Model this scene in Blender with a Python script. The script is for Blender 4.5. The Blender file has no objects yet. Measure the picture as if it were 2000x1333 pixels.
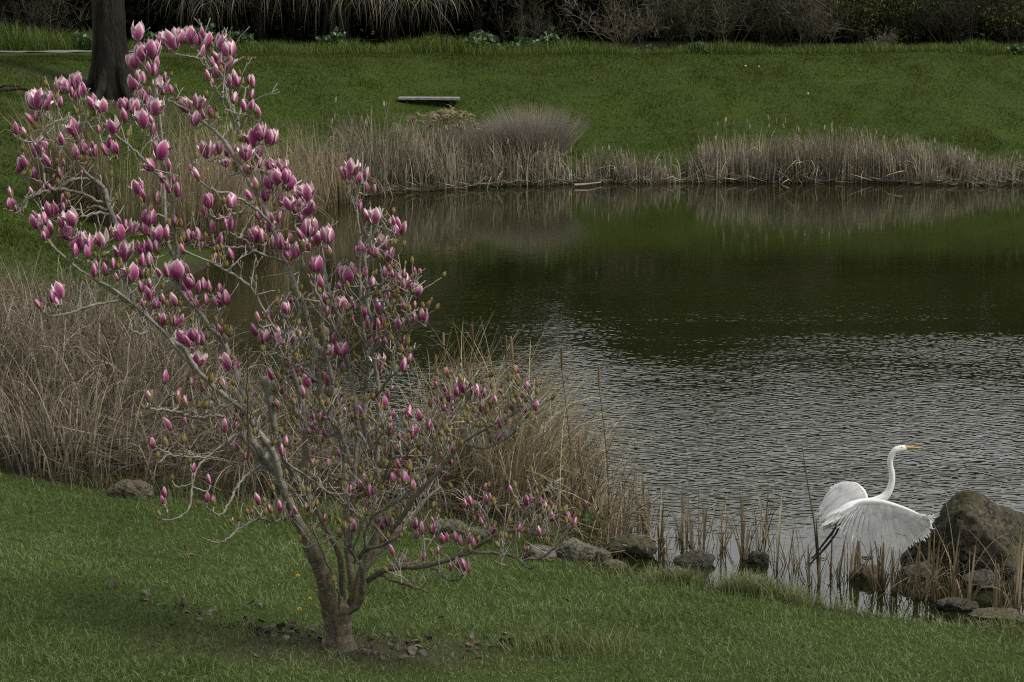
import bpy, math, random
import numpy as np
from mathutils import Vector, Matrix, noise as mnoise

random.seed(7)
RNG = np.random.default_rng(11)
sc = bpy.context.scene
COL = sc.collection
R = math.radians

# ------------------------------------------------------------------ camera, sky, sun, exposure
CAM_H = 5.0
F = 4000.0                       # focal length in photo pixels (photo is 2000 px wide)
PITCH = math.atan((666.5 + 12.0) / F)
cam_d = bpy.data.cameras.new("camera")
cam_d.lens = 36.0 * F / 2000.0
cam_d.sensor_width = 36.0
cam_d.clip_start = 0.1
cam_d.clip_end = 3000.0
cam = bpy.data.objects.new("camera", cam_d)
COL.objects.link(cam)
cam.location = (0, 0, CAM_H)
cam.rotation_euler = (R(90) - PITCH, 0, 0)
sc.camera = cam

SUN_EL, SUN_AZ = R(48), R(108)   # azimuth clockwise from +Y (the view direction): sun high to the right, a little behind the camera
world = bpy.data.worlds.new("World")
sc.world = world
world.use_nodes = True
wn = world.node_tree.nodes
wl = world.node_tree.links
wn.clear()
sky = wn.new("ShaderNodeTexSky")
sky.sky_type = 'NISHITA'
sky.sun_disc = False
sky.sun_elevation = SUN_EL
sky.sun_rotation = SUN_AZ
sky.air_density = 1.0
sky.dust_density = 3.0
sky.ozone_density = 1.0
hs = wn.new("ShaderNodeHueSaturation")
hs.inputs["Saturation"].default_value = 0.25
bg = wn.new("ShaderNodeBackground")
bg.inputs["Strength"].default_value = 0.12
wo = wn.new("ShaderNodeOutputWorld")
wl.new(sky.outputs[0], hs.inputs["Color"])
# a bright, thin overcast drawn over the blue: soft cloud banks on the sky dome
tc = wn.new("ShaderNodeTexCoord")
mp_ = wn.new("ShaderNodeMapping")
mp_.inputs["Scale"].default_value = (1.0, 1.0, 2.6)
cl_ = wn.new("ShaderNodeTexNoise")
cl_.inputs["Scale"].default_value = 2.2
cl_.inputs["Detail"].default_value = 5.0
rp_ = wn.new("ShaderNodeMapRange")
for i_, v_ in enumerate((0.3, 0.7, 6.2, 9.6)):
    rp_.inputs[i_ + 1].default_value = v_
cc_ = wn.new("ShaderNodeCombineColor")
mx_ = wn.new("ShaderNodeMix")
mx_.data_type = 'RGBA'
mx_.inputs[0].default_value = 0.8
wl.new(tc.outputs["Generated"], mp_.inputs[0])
wl.new(mp_.outputs[0], cl_.inputs["Vector"])
wl.new(cl_.outputs[0], rp_.inputs[0])
# added brightening of the unseen sky beyond the pond, for stronger water glints
sx_ = wn.new("ShaderNodeSeparateXYZ")
gr_ = wn.new("ShaderNodeMapRange")
for i_, v_ in enumerate((-0.6, 0.9, 0.72, 1.32)):
    gr_.inputs[i_ + 1].default_value = v_
ml_ = wn.new("ShaderNodeMath")
ml_.operation = 'MULTIPLY'
wl.new(tc.outputs["Generated"], sx_.inputs[0])
wl.new(sx_.outputs[1], gr_.inputs[0])
wl.new(rp_.outputs[0], ml_.inputs[0])
wl.new(gr_.outputs[0], ml_.inputs[1])
for i_ in range(3):
    wl.new(ml_.outputs[0], cc_.inputs[i_])
wl.new(hs.outputs[0], mx_.inputs[6])
wl.new(cc_.outputs[0], mx_.inputs[7])
wl.new(mx_.outputs[2], bg.inputs["Color"])
wl.new(bg.outputs[0], wo.inputs["Surface"])

sun_d = bpy.data.lights.new("sun", 'SUN')
sun_d.energy = 2.9
sun_d.angle = R(12)
sun_d.color = (1.0, 0.95, 0.87)
sun = bpy.data.objects.new("sun", sun_d)
COL.objects.link(sun)
sun_dir = Vector((math.sin(SUN_AZ) * math.cos(SUN_EL), math.cos(SUN_AZ) * math.cos(SUN_EL), math.sin(SUN_EL)))
sun.rotation_euler = (-sun_dir).to_track_quat('-Z', 'Y').to_euler()
sun.location = sun_dir * 60

sc.view_settings.view_transform = 'Standard'
sc.view_settings.look = 'None'
sc.view_settings.exposure = 0.0
sc.view_settings.gamma = 1.0
sc.render.engine = 'CYCLES'
sc.cycles.use_denoising = False
sc.cycles.pixel_filter_type = 'BLACKMAN_HARRIS'
sc.cycles.filter_width = 1.15
sc.cycles.max_bounces = 6
sc.cycles.diffuse_bounces = 2
sc.cycles.glossy_bounces = 3
sc.cycles.transmission_bounces = 2
sc.cycles.transparent_max_bounces = 4

# ------------------------------------------------------------------ picking points of the place from the photo
CP, SP = math.cos(PITCH), math.sin(PITCH)


def raydir(px, py):
    a = (px - 1000.0) / F
    b = (666.5 - py) / F
    return np.array([a, CP + b * SP, -SP + b * CP])


def at(px, py, Y):
    d = raydir(px, py)
    return np.array([0, 0, CAM_H]) + d * (Y / d[1])


def flat(px, py, z=0.0):
    d = raydir(px, py)
    return np.array([0, 0, CAM_H]) + d * ((z - CAM_H) / d[2])


def smooth(x):
    x = np.clip(x, 0, 1)
    return x * x * (3 - 2 * x)


# ------------------------------------------------------------------ value noise for terrain and scatter
_perm = np.random.default_rng(3).random((256, 256))


def vnoise(x, y, seed=0):
    x = np.asarray(x, float) + seed * 17.3
    y = np.asarray(y, float) + seed * 9.7
    xi, yi = np.floor(x).astype(int), np.floor(y).astype(int)
    fx, fy = x - xi, y - yi
    fx, fy = fx * fx * (3 - 2 * fx), fy * fy * (3 - 2 * fy)
    a = _perm[xi % 256, yi % 256]
    b = _perm[(xi + 1) % 256, yi % 256]
    c = _perm[xi % 256, (yi + 1) % 256]
    d = _perm[(xi + 1) % 256, (yi + 1) % 256]
    return (a * (1 - fx) + b * fx) * (1 - fy) + (c * (1 - fx) + d * fx) * fy


def fbm(x, y, seed=0, octs=3):
    s, a, t = 0, 1, 0
    for k in range(octs):
        s = s + a * vnoise(np.asarray(x) * 2 ** k, np.asarray(y) * 2 ** k, seed + k)
        t += a
        a *= 0.5
    return s / t


# ------------------------------------------------------------------ pond outline (traced at water level) and terrain height
SHORE_PX = [(2300, 357), (2150, 358), (2000, 361), (1900, 362), (1800, 359), (1700, 357), (1500, 357), (1300, 357), (1180, 358), (1080, 361), (960, 364),
            (860, 371), (760, 378), (650, 388), (570, 410), (500, 446), (445, 500), (350, 555), (280, 620), (270, 690),
            (350, 745), (520, 800), (700, 880), (850, 945), (980, 1020), (1080, 1062), (1170, 1110), (1240, 1134), (1330, 1142),
            (1420, 1158), (1530, 1172), (1620, 1190), (1720, 1206), (1850, 1222), (2000, 1244), (2300, 1280), (2600, 1310)]
_sh = np.array([flat(px, py)[:2] for px, py in SHORE_PX])
_sh = np.vstack([_sh, [[20, 20], [34, 34], [38, 48]]])


def catmull(P, n, closed):
    P = np.asarray(P, float)
    out = []
    m = len(P)
    for i in range(m if closed else m - 1):
        if closed:
            p0, p1, p2, p3 = P[(i - 1) % m], P[i], P[(i + 1) % m], P[(i + 2) % m]
        else:
            p0, p1, p2, p3 = P[max(i - 1, 0)], P[i], P[i + 1], P[min(i + 2, m - 1)]
        for k in range(n):
            t = k / n
            out.append(0.5 * ((2 * p1) + (-p0 + p2) * t + (2 * p0 - 5 * p1 + 4 * p2 - p3) * t * t + (-p0 + 3 * p1 - 3 * p2 + p3) * t ** 3))
    if not closed:
        out.append(P[-1])
    return np.array(out)


SHORE = catmull(_sh, 3, True)


def shore_d(x, y):
    """signed distance to the pond outline: positive on land, negative over water"""
    x = np.atleast_1d(np.asarray(x, float))
    y = np.atleast_1d(np.asarray(y, float))
    out = np.empty(x.shape)
    A = SHORE
    B = np.roll(SHORE, -1, axis=0)
    E = B - A
    L2 = (E ** 2).sum(1)
    for i in range(0, len(x), 20000):
        px, py = x[i:i + 20000, None], y[i:i + 20000, None]
        t = np.clip(((px - A[:, 0]) * E[:, 0] + (py - A[:, 1]) * E[:, 1]) / L2, 0, 1)
        d2 = (px - A[:, 0] - t * E[:, 0]) ** 2 + (py - A[:, 1] - t * E[:, 1]) ** 2
        d = np.sqrt(d2.min(1))
        cr = ((A[:, 1] > py) != (B[:, 1] > py)) & (px < (B[:, 0] - A[:, 0]) * (py - A[:, 1]) / (B[:, 1] - A[:, 1] + 1e-12) + A[:, 0])
        inside = cr.sum(1) % 2 == 1
        out[i:i + 20000] = np.where(inside, -d, d)
    return out


def height(x, y, d=None):
    x = np.atleast_1d(np.asarray(x, float))
    y = np.atleast_1d(np.asarray(y, float))
    if d is None:
        d = shore_d(x, y)
    dl = np.maximum(d, 0)
    near = 0.05 * smooth(dl / 0.2) + 0.075 * np.minimum(dl, 12) + 0.17 * np.maximum(0, 12.6 - y) * smooth((12.6 - y) / 3) + 0.05 * (fbm(x * 0.9, y * 0.9, 5) - 0.5) * smooth(dl / 1.0)
    r = np.clip(dl / 10.6, 0, 1)
    prof = 0.45 * r + 0.55 * smooth(r)
    far = 0.12 * smooth(dl / 0.3) + 3.0 * prof + 0.012 * np.maximum(dl - 10.6, 0) + (0.22 * (fbm(x * 0.16, y * 0.16, 9) - 0.5) + 0.17 * (fbm(x * 0.55, y * 1.15, 19) - 0.5)) * smooth(dl / 3)
    w = smooth((y - 24) / 12)
    land = near * (1 - w) + far * w
    bed = -0.04 - 0.45 * np.minimum(-np.minimum(d, 0), 2.2)
    return np.where(d > 0, land, bed)


def hgt(x, y):
    return float(height(x, y)[0])


def hit(px, py, lift=0.0):
    d = raydir(px, py)
    ys = np.arange(9, 120, 0.06)
    P = np.array([0, 0, CAM_H])[None] + d[None] * (ys / d[1])[:, None]
    hh = np.maximum(height(P[:, 0], P[:, 1]), 0.0) + lift
    k = np.argmax(P[:, 2] <= hh)
    return P[k]


# ------------------------------------------------------------------ materials
class NT:
    def __init__(self, name):
        self.m = bpy.data.materials.new(name)
        self.m.use_nodes = True
        self.t = self.m.node_tree
        self.t.nodes.clear()
        self.out = self.t.nodes.new("ShaderNodeOutputMaterial")

    def n(self, typ, **kw):
        nd = self.t.nodes.new("ShaderNode" + typ)
        for k, v in kw.items():
            setattr(nd, k, v)
        return nd

    def set(self, sock, v):
        if isinstance(v, bpy.types.NodeSocket):
            self.t.links.new(v, sock)
        elif isinstance(v, (tuple, list)) and len(v) == 3 and sock.type == 'RGBA':
            sock.default_value = (*v, 1)
        else:
            sock.default_value = v

    def mix(self, f, a, b, mode='MIX'):
        nd = self.n("Mix", data_type='RGBA', blend_type=mode)
        self.set(nd.inputs[0], f)
        self.set(nd.inputs[6], a)
        self.set(nd.inputs[7], b)
        return nd.outputs[2]

    def math(self, op, a, b=0.0, c=None):
        nd = self.n("Math", operation=op)
        self.set(nd.inputs[0], a)
        self.set(nd.inputs[1], b)
        if c is not None:
            self.set(nd.inputs[2], c)
        return nd.outputs[0]

    def rng(self, v, a, b, c=0.0, d=1.0):
        nd = self.n("MapRange", clamp=True)
        self.set(nd.inputs[0], v)
        for i, q in enumerate((a, b, c, d)):
            nd.inputs[i + 1].default_value = q
        return nd.outputs[0]

    def pos(self, scale=(1, 1, 1), obj=False):
        if obj:
            p = self.n("TexCoord").outputs["Object"]
        else:
            p = self.n("NewGeometry").outputs["Position"]
        mp = self.n("Mapping")
        mp.inputs["Scale"].default_value = scale
        self.t.links.new(p, mp.inputs[0])
        return mp.outputs[0]

    def noise(self, vec, scale, detail=3.0, rough=0.55, dist=0.0):
        nd = self.n("TexNoise")
        self.set(nd.inputs["Vector"], vec)
        nd.inputs["Scale"].default_value = scale
        nd.inputs["Detail"].default_value = detail
        nd.inputs["Roughness"].default_value = rough
        nd.inputs["Distortion"].default_value = dist
        return nd.outputs[0]

    def attr(self, name="col"):
        a = self.n("Attribute", attribute_name=name)
        s = self.n("SeparateColor")
        self.t.links.new(a.outputs["Color"], s.inputs[0])
        return s.outputs

    def bump(self, h, strength, dist=0.02):
        b = self.n("Bump")
        b.inputs["Strength"].default_value = strength
        b.inputs["Distance"].default_value = dist
        self.set(b.inputs["Height"], h)
        return b.outputs[0]

    def bsdf(self, color, rough=0.7, spec=0.3, normal=None, transl=0.0, tcol=None):
        b = self.n("BsdfPrincipled")
        self.set(b.inputs["Base Color"], color)
        self.set(b.inputs["Roughness"], rough)
        self.set(b.inputs["Specular IOR Level"], spec)
        if normal is not None:
            self.set(b.inputs["Normal"], normal)
        o = b.outputs[0]
        if transl > 0:
            tr = self.n("BsdfTranslucent")
            self.set(tr.inputs["Color"], tcol if tcol is not None else color)
            mx = self.n("MixShader")
            mx.inputs[0].default_value = transl
            self.t.links.new(o, mx.inputs[1])
            self.t.links.new(tr.outputs[0], mx.inputs[2])
            o = mx.outputs[0]
        self.t.links.new(o, self.out.inputs["Surface"])
        return self.m


def mat_grass(name, dark, mid, light, dry, patch=0.35, noise_scale=0.5, dryat=0.62, tr=0.25):
    t = NT(name)
    r, g, b = t.attr()[:3]
    c = t.mix(r, dark, mid)
    c = t.mix(t.rng(t.noise(t.pos(), noise_scale, 4), 0.35, 0.7), c, light)
    c = t.mix(t.math('MULTIPLY', t.rng(t.noise(t.pos(), noise_scale * 2.3, 5), dryat, dryat + 0.2), patch), c, dry)
    c = t.mix(t.math('MULTIPLY', t.rng(b, 0.8, 0.95), 0.8), c, dry)
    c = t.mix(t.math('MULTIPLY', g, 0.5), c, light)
    return t.bsdf(c, 0.55, 0.25, transl=tr)


def mat_reed(name, a, b, c, base, green=0.0):
    t = NT(name)
    r, g, bb = t.attr()[:3]
    col = t.mix(r, a, b)
    col = t.mix(t.rng(bb, 0.66, 0.95), col, c)
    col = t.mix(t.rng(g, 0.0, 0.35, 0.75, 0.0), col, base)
    n = t.noise(t.pos((1, 1, 0.15)), 30.0, 2)
    col = t.mix(t.rng(n, 0.35, 0.7, 0, 0.5), col, base)
    return t.bsdf(col, 0.65, 0.25, transl=0.15)


def mat_bark(name, a, b, lichen=None, moss=None, scale=18.0, bump=0.6, bd=0.01, stretch=0.35):
    t = NT(name)
    p = t.pos((1, 1, stretch))
    n1 = t.noise(p, scale, 6, 0.65)
    n2 = t.noise(t.pos(), scale * 0.3, 3)
    col = t.mix(t.rng(n1, 0.35, 0.65), a, b)
    col = t.mix(t.rng(n2, 0.45, 0.75, 0, 0.6), col, tuple(q * 0.55 for q in a))
    if moss:
        m = t.rng(t.noise(t.pos(), scale * 0.45, 5), 0.55, 0.68)
        col = t.mix(t.math('MULTIPLY', m, 0.7), col, moss)
    if lichen:
        m = t.rng(t.noise(t.pos(), scale * 1.3, 4, 0.5), 0.63, 0.68)
        col = t.mix(t.math('MULTIPLY', m, 0.8), col, lichen)
    h = t.math('ADD', t.math('MULTIPLY', n1, 1.0), t.noise(p, scale * 3, 4))
    return t.bsdf(col, 0.85, 0.2, t.bump(h, bump, bd))


def mat_leaf(name, a, b, rough=0.5, spec=0.35, transl=0.2):
    t = NT(name)
    r, g, bb = t.attr()[:3]
    col = t.mix(r, a, b)
    return t.bsdf(col, rough, spec, transl=transl)


def mat_rock(name, a, b, moss=None, wet=None, scale=4.0, mossamt=0.6, moss_shade=None):
    t = NT(name)
    p = t.pos()
    n1 = t.noise(p, scale, 8, 0.65)
    n2 = t.noise(p, scale * 0.5, 4)
    n3 = t.noise(p, scale * 7, 4, 0.6)
    col = t.mix(t.rng(n1, 0.35, 0.68), a, b)
    col = t.mix(t.rng(n3, 0.55, 0.75, 0, 0.5), col, tuple(min(1, q * 1.6) for q in b))
    col = t.mix(t.rng(n3, 0.45, 0.3, 0, 0.5), col, tuple(q * 0.4 for q in a))
    if moss:
        up = t.n("SeparateXYZ")
        t.t.links.new(t.n("NewGeometry").outputs["Normal"], up.inputs[0])
        mk = t.math('MULTIPLY', t.rng(t.math('ADD', n2, t.math('MULTIPLY', up.outputs[2], 0.12)), 0.5, 0.62), mossamt)
        col = t.mix(mk, col, moss)
    if moss_shade:      # ragged dark moss plus painted shade over one end, in the stone's own coordinates
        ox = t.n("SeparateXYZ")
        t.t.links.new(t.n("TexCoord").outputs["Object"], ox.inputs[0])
        am = t.rng(t.math('ADD', t.math('MULTIPLY', ox.outputs[0], -1.0), t.math('MULTIPLY', t.math('SUBTRACT', t.noise(p, 3.2, 6, 0.7), 0.5), 1.6)), moss_shade, moss_shade + 0.22)
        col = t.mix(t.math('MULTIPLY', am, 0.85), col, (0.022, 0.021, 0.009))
    rough = 0.85
    if wet is not None:
        z = t.n("SeparateXYZ")
        t.t.links.new(t.pos(), z.inputs[0])
        wv = t.rng(t.math('ADD', z.outputs[2], t.math('MULTIPLY', t.math('SUBTRACT', n2, 0.5), 0.12)), wet, wet + 0.05, 1, 0)
        col = t.mix(t.math('MULTIPLY', wv, 0.7), col, tuple(q * 0.22 for q in a))
        rough = t.rng(wv, 0, 1, 0.85, 0.35)
    # cracks and crisp grain
    vo = t.n("TexVoronoi", feature='DISTANCE_TO_EDGE')
    wp = t.n("VectorMath", operation='ADD')
    t.t.links.new(p, wp.inputs[0])
    nz = t.n("TexNoise")
    nz.inputs["Scale"].default_value = scale * 1.5
    nz.inputs["Detail"].default_value = 4.0
    t.t.links.new(p, nz.inputs["Vector"])
    sc_ = t.n("VectorMath", operation='SCALE')
    t.t.links.new(nz.outputs[1], sc_.inputs[0])
    sc_.inputs["Scale"].default_value = 0.35
    t.t.links.new(sc_.outputs[0], wp.inputs[1])
    t.t.links.new(wp.outputs[0], vo.inputs["Vector"])
    vo.inputs["Scale"].default_value = scale * 0.9
    crack = t.rng(vo.outputs["Distance"], 0.0, 0.05, 0.0, 1.0)
    col = t.mix(t.rng(crack, 0.0, 1.0, 0.55, 0.0), col, tuple(q * 0.3 for q in a))
    n4 = t.noise(p, scale * 22, 3, 0.7)
    col = t.mix(t.rng(n4, 0.6, 0.72, 0, 0.45), col, (0.36, 0.34, 0.29))
    h = t.math('ADD', t.math('ADD', t.math('MULTIPLY', n1, 1.0), t.math('MULTIPLY', n3, 0.45)), t.math('MULTIPLY', crack, 0.25))
    return t.bsdf(col, rough, 0.3, t.bump(h, 1.0, 0.06))


M = {}
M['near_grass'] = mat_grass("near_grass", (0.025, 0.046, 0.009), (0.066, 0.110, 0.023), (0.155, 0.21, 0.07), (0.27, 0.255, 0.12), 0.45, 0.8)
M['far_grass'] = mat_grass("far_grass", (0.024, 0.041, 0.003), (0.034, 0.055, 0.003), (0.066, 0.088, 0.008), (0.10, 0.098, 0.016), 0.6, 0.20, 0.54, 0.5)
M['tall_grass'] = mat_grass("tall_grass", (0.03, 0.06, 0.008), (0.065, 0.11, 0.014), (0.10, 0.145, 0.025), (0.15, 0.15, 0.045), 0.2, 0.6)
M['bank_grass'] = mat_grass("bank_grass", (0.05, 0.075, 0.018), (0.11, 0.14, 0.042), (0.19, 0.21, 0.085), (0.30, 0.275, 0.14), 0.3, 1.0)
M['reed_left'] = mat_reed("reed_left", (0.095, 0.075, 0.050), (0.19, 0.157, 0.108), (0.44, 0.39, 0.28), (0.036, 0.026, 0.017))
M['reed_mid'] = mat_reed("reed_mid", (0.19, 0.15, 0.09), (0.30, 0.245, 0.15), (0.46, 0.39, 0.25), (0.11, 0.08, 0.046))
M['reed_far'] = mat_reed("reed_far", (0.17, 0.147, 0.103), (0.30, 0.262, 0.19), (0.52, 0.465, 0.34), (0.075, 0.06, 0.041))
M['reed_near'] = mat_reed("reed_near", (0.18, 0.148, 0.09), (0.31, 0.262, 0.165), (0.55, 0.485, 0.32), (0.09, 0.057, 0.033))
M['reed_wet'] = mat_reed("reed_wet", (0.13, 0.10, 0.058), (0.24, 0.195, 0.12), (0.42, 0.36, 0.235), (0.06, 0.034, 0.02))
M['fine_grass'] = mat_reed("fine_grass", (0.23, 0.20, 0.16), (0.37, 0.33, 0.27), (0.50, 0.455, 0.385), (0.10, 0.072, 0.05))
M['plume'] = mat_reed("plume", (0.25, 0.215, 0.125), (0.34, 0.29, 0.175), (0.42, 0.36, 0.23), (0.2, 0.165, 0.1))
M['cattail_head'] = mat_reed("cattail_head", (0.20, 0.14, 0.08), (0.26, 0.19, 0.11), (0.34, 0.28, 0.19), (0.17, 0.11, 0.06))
def mat_magnolia():
    t = NT("magnolia_bark")
    p = t.pos((1, 1, 0.7))
    z = t.n("SeparateXYZ")
    t.t.links.new(t.n("TexCoord").outputs["Object"], z.inputs[0])
    n1 = t.noise(p, 24.0, 6, 0.65)
    n2 = t.noise(t.pos(), 7.0, 4)
    n3 = t.noise(t.pos(), 60.0, 3)
    smooth_c = t.mix(t.rng(n1, 0.35, 0.65), (0.16, 0.148, 0.124), (0.31, 0.29, 0.252))
    smooth_c = t.mix(t.rng(n2, 0.5, 0.7, 0, 0.55), smooth_c, (0.11, 0.10, 0.082))
    rough_c = t.mix(t.rng(n1, 0.35, 0.65), (0.05, 0.042, 0.028), (0.15, 0.125, 0.088))
    rough_c = t.mix(t.rng(n3, 0.6, 0.68, 0, 0.75), rough_c, (0.34, 0.32, 0.25))
    moss = t.rng(t.noise(t.pos(), 9.0, 4), 0.6, 0.68, 0, 0.75)
    rough_c = t.mix(moss, rough_c, (0.2, 0.145, 0.018))
    k = t.rng(t.math('ADD', z.outputs[2], t.math('MULTIPLY', t.math('SUBTRACT', n2, 0.5), 1.2)), 0.5, 1.4)
    c = t.mix(k, rough_c, smooth_c)
    h = t.math('ADD', n1, t.math('MULTIPLY', n3, 0.5))
    return t.bsdf(c, 0.85, 0.2, t.bump(h, 0.8, 0.012))


M['magnolia_bark'] = mat_magnolia()
M['twig_bark'] = mat_bark("twig_bark", (0.22, 0.205, 0.175), (0.38, 0.356, 0.31), None, None, 40.0, 0.2, 0.003, 1.0)
M['dark_stem'] = mat_bark("dark_stem", (0.05, 0.035, 0.025), (0.08, 0.06, 0.045), None, None, 40.0, 0.2, 0.003, 1.0)
M['willow_bark'] = mat_bark("willow_bark", (0.009, 0.0075, 0.006), (0.030, 0.025, 0.018), None, None, 5.0, 1.0, 0.08, 0.18)
M['willow_strand'] = mat_reed("willow_strand", (0.18, 0.16, 0.11), (0.29, 0.26, 0.185), (0.46, 0.42, 0.31), (0.13, 0.112, 0.076))
M['wood_bark'] = mat_bark("wood_bark", (0.018, 0.015, 0.011), (0.04, 0.034, 0.026), None, None, 5.0, 0.8, 0.05, 0.3)
M['brush'] = mat_reed("brush", (0.035, 0.032, 0.018), (0.07, 0.063, 0.038), (0.13, 0.115, 0.065), (0.025, 0.022, 0.013))
M['brush_pale'] = mat_reed("brush_pale", (0.10, 0.088, 0.058), (0.18, 0.157, 0.105), (0.27, 0.24, 0.16), (0.05, 0.044, 0.028))
M['evergreen'] = mat_leaf("evergreen", (0.010, 0.013, 0.005), (0.021, 0.025, 0.009), transl=0.05)
M['yellow_leaf'] = mat_leaf("yellow_leaf", (0.05, 0.065, 0.012), (0.11, 0.12, 0.02))
M['mallow'] = mat_leaf("mallow", (0.045, 0.09, 0.03), (0.09, 0.15, 0.06), 0.45, 0.5)
M['weed'] = mat_leaf("weed", (0.05, 0.09, 0.02), (0.11, 0.16, 0.04))
M['rock_wet'] = mat_rock("rock_wet", (0.06, 0.052, 0.038), (0.14, 0.125, 0.095), (0.05, 0.052, 0.016), 0.07, 5.0, 0.6)
M['rock_pale'] = mat_rock("rock_pale", (0.10, 0.092, 0.072), (0.21, 0.195, 0.16), (0.10, 0.095, 0.045), None, 6.0, 0.3)
M['rock_brown'] = mat_rock("rock_brown", (0.08, 0.062, 0.042), (0.16, 0.13, 0.094), (0.09, 0.09, 0.03), None, 6.0, 0.3)
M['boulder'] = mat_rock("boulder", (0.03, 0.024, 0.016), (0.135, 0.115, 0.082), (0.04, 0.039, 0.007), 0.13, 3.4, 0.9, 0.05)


def mat_simple(name, a, b, scale=30.0, rough=0.7, spec=0.3, bump=0.2):
    t = NT(name)
    n = t.noise(t.pos(), scale, 4)
    return t.bsdf(t.mix(t.rng(n, 0.35, 0.65), a, b), rough, spec, t.bump(n, bump, 0.004))


M['bench_wood'] = mat_simple("bench_wood", (0.17, 0.163, 0.155), (0.29, 0.28, 0.265), 8.0)
M['bench_leg'] = mat_simple("bench_leg", (0.03, 0.027, 0.024), (0.05, 0.045, 0.04), 8.0)
M['drift'] = mat_simple("drift", (0.15, 0.137, 0.115), (0.27, 0.25, 0.215), 6.0)
M['leaf_dry'] = mat_simple("leaf_dry", (0.04, 0.032, 0.024), (0.15, 0.13, 0.105), 14.0)
M['leaf_rust'] = mat_simple("leaf_rust", (0.12, 0.055, 0.03), (0.2, 0.1, 0.06), 18.0)
M['bud_scale'] = mat_simple("bud_scale", (0.13, 0.108, 0.036), (0.26, 0.205, 0.085), 55.0, 0.85, 0.15)
M['dandelion'] = mat_simple("dandelion", (0.75, 0.45, 0.02), (0.85, 0.6, 0.05), 60.0)
M['path'] = mat_simple("path", (0.13, 0.128, 0.125), (0.19, 0.186, 0.18), 3.0, 0.9)
M['white_feather'] = None
M['paper'] = mat_simple("paper", (0.6, 0.6, 0.58), (0.72, 0.72, 0.7), 20.0)


def build_special_mats():
    # petals: UV u across, v along the petal
    t = NT("petal")
    uv = t.n("UVMap")
    s = t.n("SeparateXYZ")
    t.t.links.new(uv.outputs[0], s.inputs[0])
    u = t.math('ABSOLUTE', t.math('SUBTRACT', t.math('MULTIPLY', s.outputs[0], 2.0), 1.0))
    v = s.outputs[1]
    # dark magenta at the base and along the midrib, pale towards tip and margins
    pale = t.math('ADD', t.math('MULTIPLY', t.rng(u, 0.35, 1.0), 0.62), t.math('MULTIPLY', t.rng(v, 0.35, 1.0), 0.62))
    wv = t.n("TexWave", wave_type='BANDS', bands_direction='X')
    mp = t.n("Mapping")
    mp.inputs["Scale"].default_value = (3.2, 0.25, 1)
    t.t.links.new(uv.outputs[0], mp.inputs[0])
    t.t.links.new(mp.outputs[0], wv.inputs[0])
    wv.inputs["Scale"].default_value = 1.0
    wv.inputs["Distortion"].default_value = 2.0
    pale = t.math('ADD', pale, t.math('MULTIPLY', t.math('SUBTRACT', wv.outputs[1], 0.5), 0.22))
    oi = t.n("ObjectInfo")
    rnd = oi.outputs["Random"]
    pale = t.math('ADD', pale, t.math('MULTIPLY', t.math('SUBTRACT', rnd, 0.5), 0.28))
    pale = t.math('ADD', pale, t.math('MULTIPLY', t.math('SUBTRACT', t.noise(t.pos(), 22.0, 2), 0.5), 0.5))
    c = t.mix(t.rng(pale, 0.0, 0.55), (0.28, 0.036, 0.15), (0.52, 0.19, 0.34))
    c = t.mix(t.rng(pale, 0.44, 0.9), c, (0.86, 0.72, 0.71))
    bf = t.n("NewGeometry").outputs["Backfacing"]
    c = t.mix(bf, c, (0.78, 0.66, 0.64))
    M['petal'] = t.bsdf(c, 0.5, 0.3, transl=0.12)
    # feathers
    t = NT("white_feather")
    r, g, b = t.attr()[:3]
    c = t.mix(r, (0.72, 0.72, 0.71), (0.82, 0.82, 0.81))
    M['white_feather'] = t.bsdf(c, 0.7, 0.2, transl=0.3)
    M['egret_body'] = mat_simple("egret_body", (0.70, 0.70, 0.685), (0.80, 0.80, 0.79), 45.0, 0.8, 0.15, 0.3)
    M['egret_leg'] = mat_simple("egret_leg", (0.012, 0.012, 0.014), (0.025, 0.024, 0.026), 40.0, 0.5)
    M['egret_bill'] = mat_simple("egret_bill", (0.42, 0.24, 0.04), (0.52, 0.34, 0.08), 40.0, 0.5)
    M['egret_eye'] = mat_simple("egret_eye", (0.02, 0.02, 0.01), (0.03, 0.03, 0.02), 40.0, 0.2)


build_special_mats()


def mat_ground():
    t = NT("ground")
    p = t.pos()
    n1 = t.noise(p, 0.35, 5)
    n2 = t.noise(p, 5.0, 6, 0.7)
    n3 = t.noise(p, 26.0, 4, 0.7)
    c = t.mix(t.rng(n1, 0.35, 0.65), (0.026, 0.045, 0.004), (0.042, 0.066, 0.006))
    c = t.mix(t.rng(n2, 0.3, 0.7, 0, 0.7), c, (0.045, 0.074, 0.009))
    c = t.mix(t.rng(n3, 0.55, 0.35, 0, 0.6), c, (0.02, 0.035, 0.006))
    a = t.attr("zone")
    soil = t.mix(t.rng(n2, 0.3, 0.7), (0.035, 0.026, 0.017), (0.065, 0.052, 0.034))
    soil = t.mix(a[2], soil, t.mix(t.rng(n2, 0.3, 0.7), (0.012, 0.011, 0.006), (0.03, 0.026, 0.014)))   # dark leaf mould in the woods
    c = t.mix(t.math('MULTIPLY', a[0], t.rng(n2, 0.25, 0.5)), c, soil)      # bare soil under the willow and in the woods
    mud = t.mix(t.rng(n2, 0.3, 0.7), (0.02, 0.016, 0.010), (0.05, 0.04, 0.026))
    c = t.mix(a[1], c, mud)                                                   # mud at the waterline and pond bed
    h = t.math('ADD', n2, t.math('MULTIPLY', n3, 0.6))
    return t.bsdf(c, 0.9, 0.15, t.bump(h, 0.9, 0.06))


M['ground'] = mat_ground()


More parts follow.
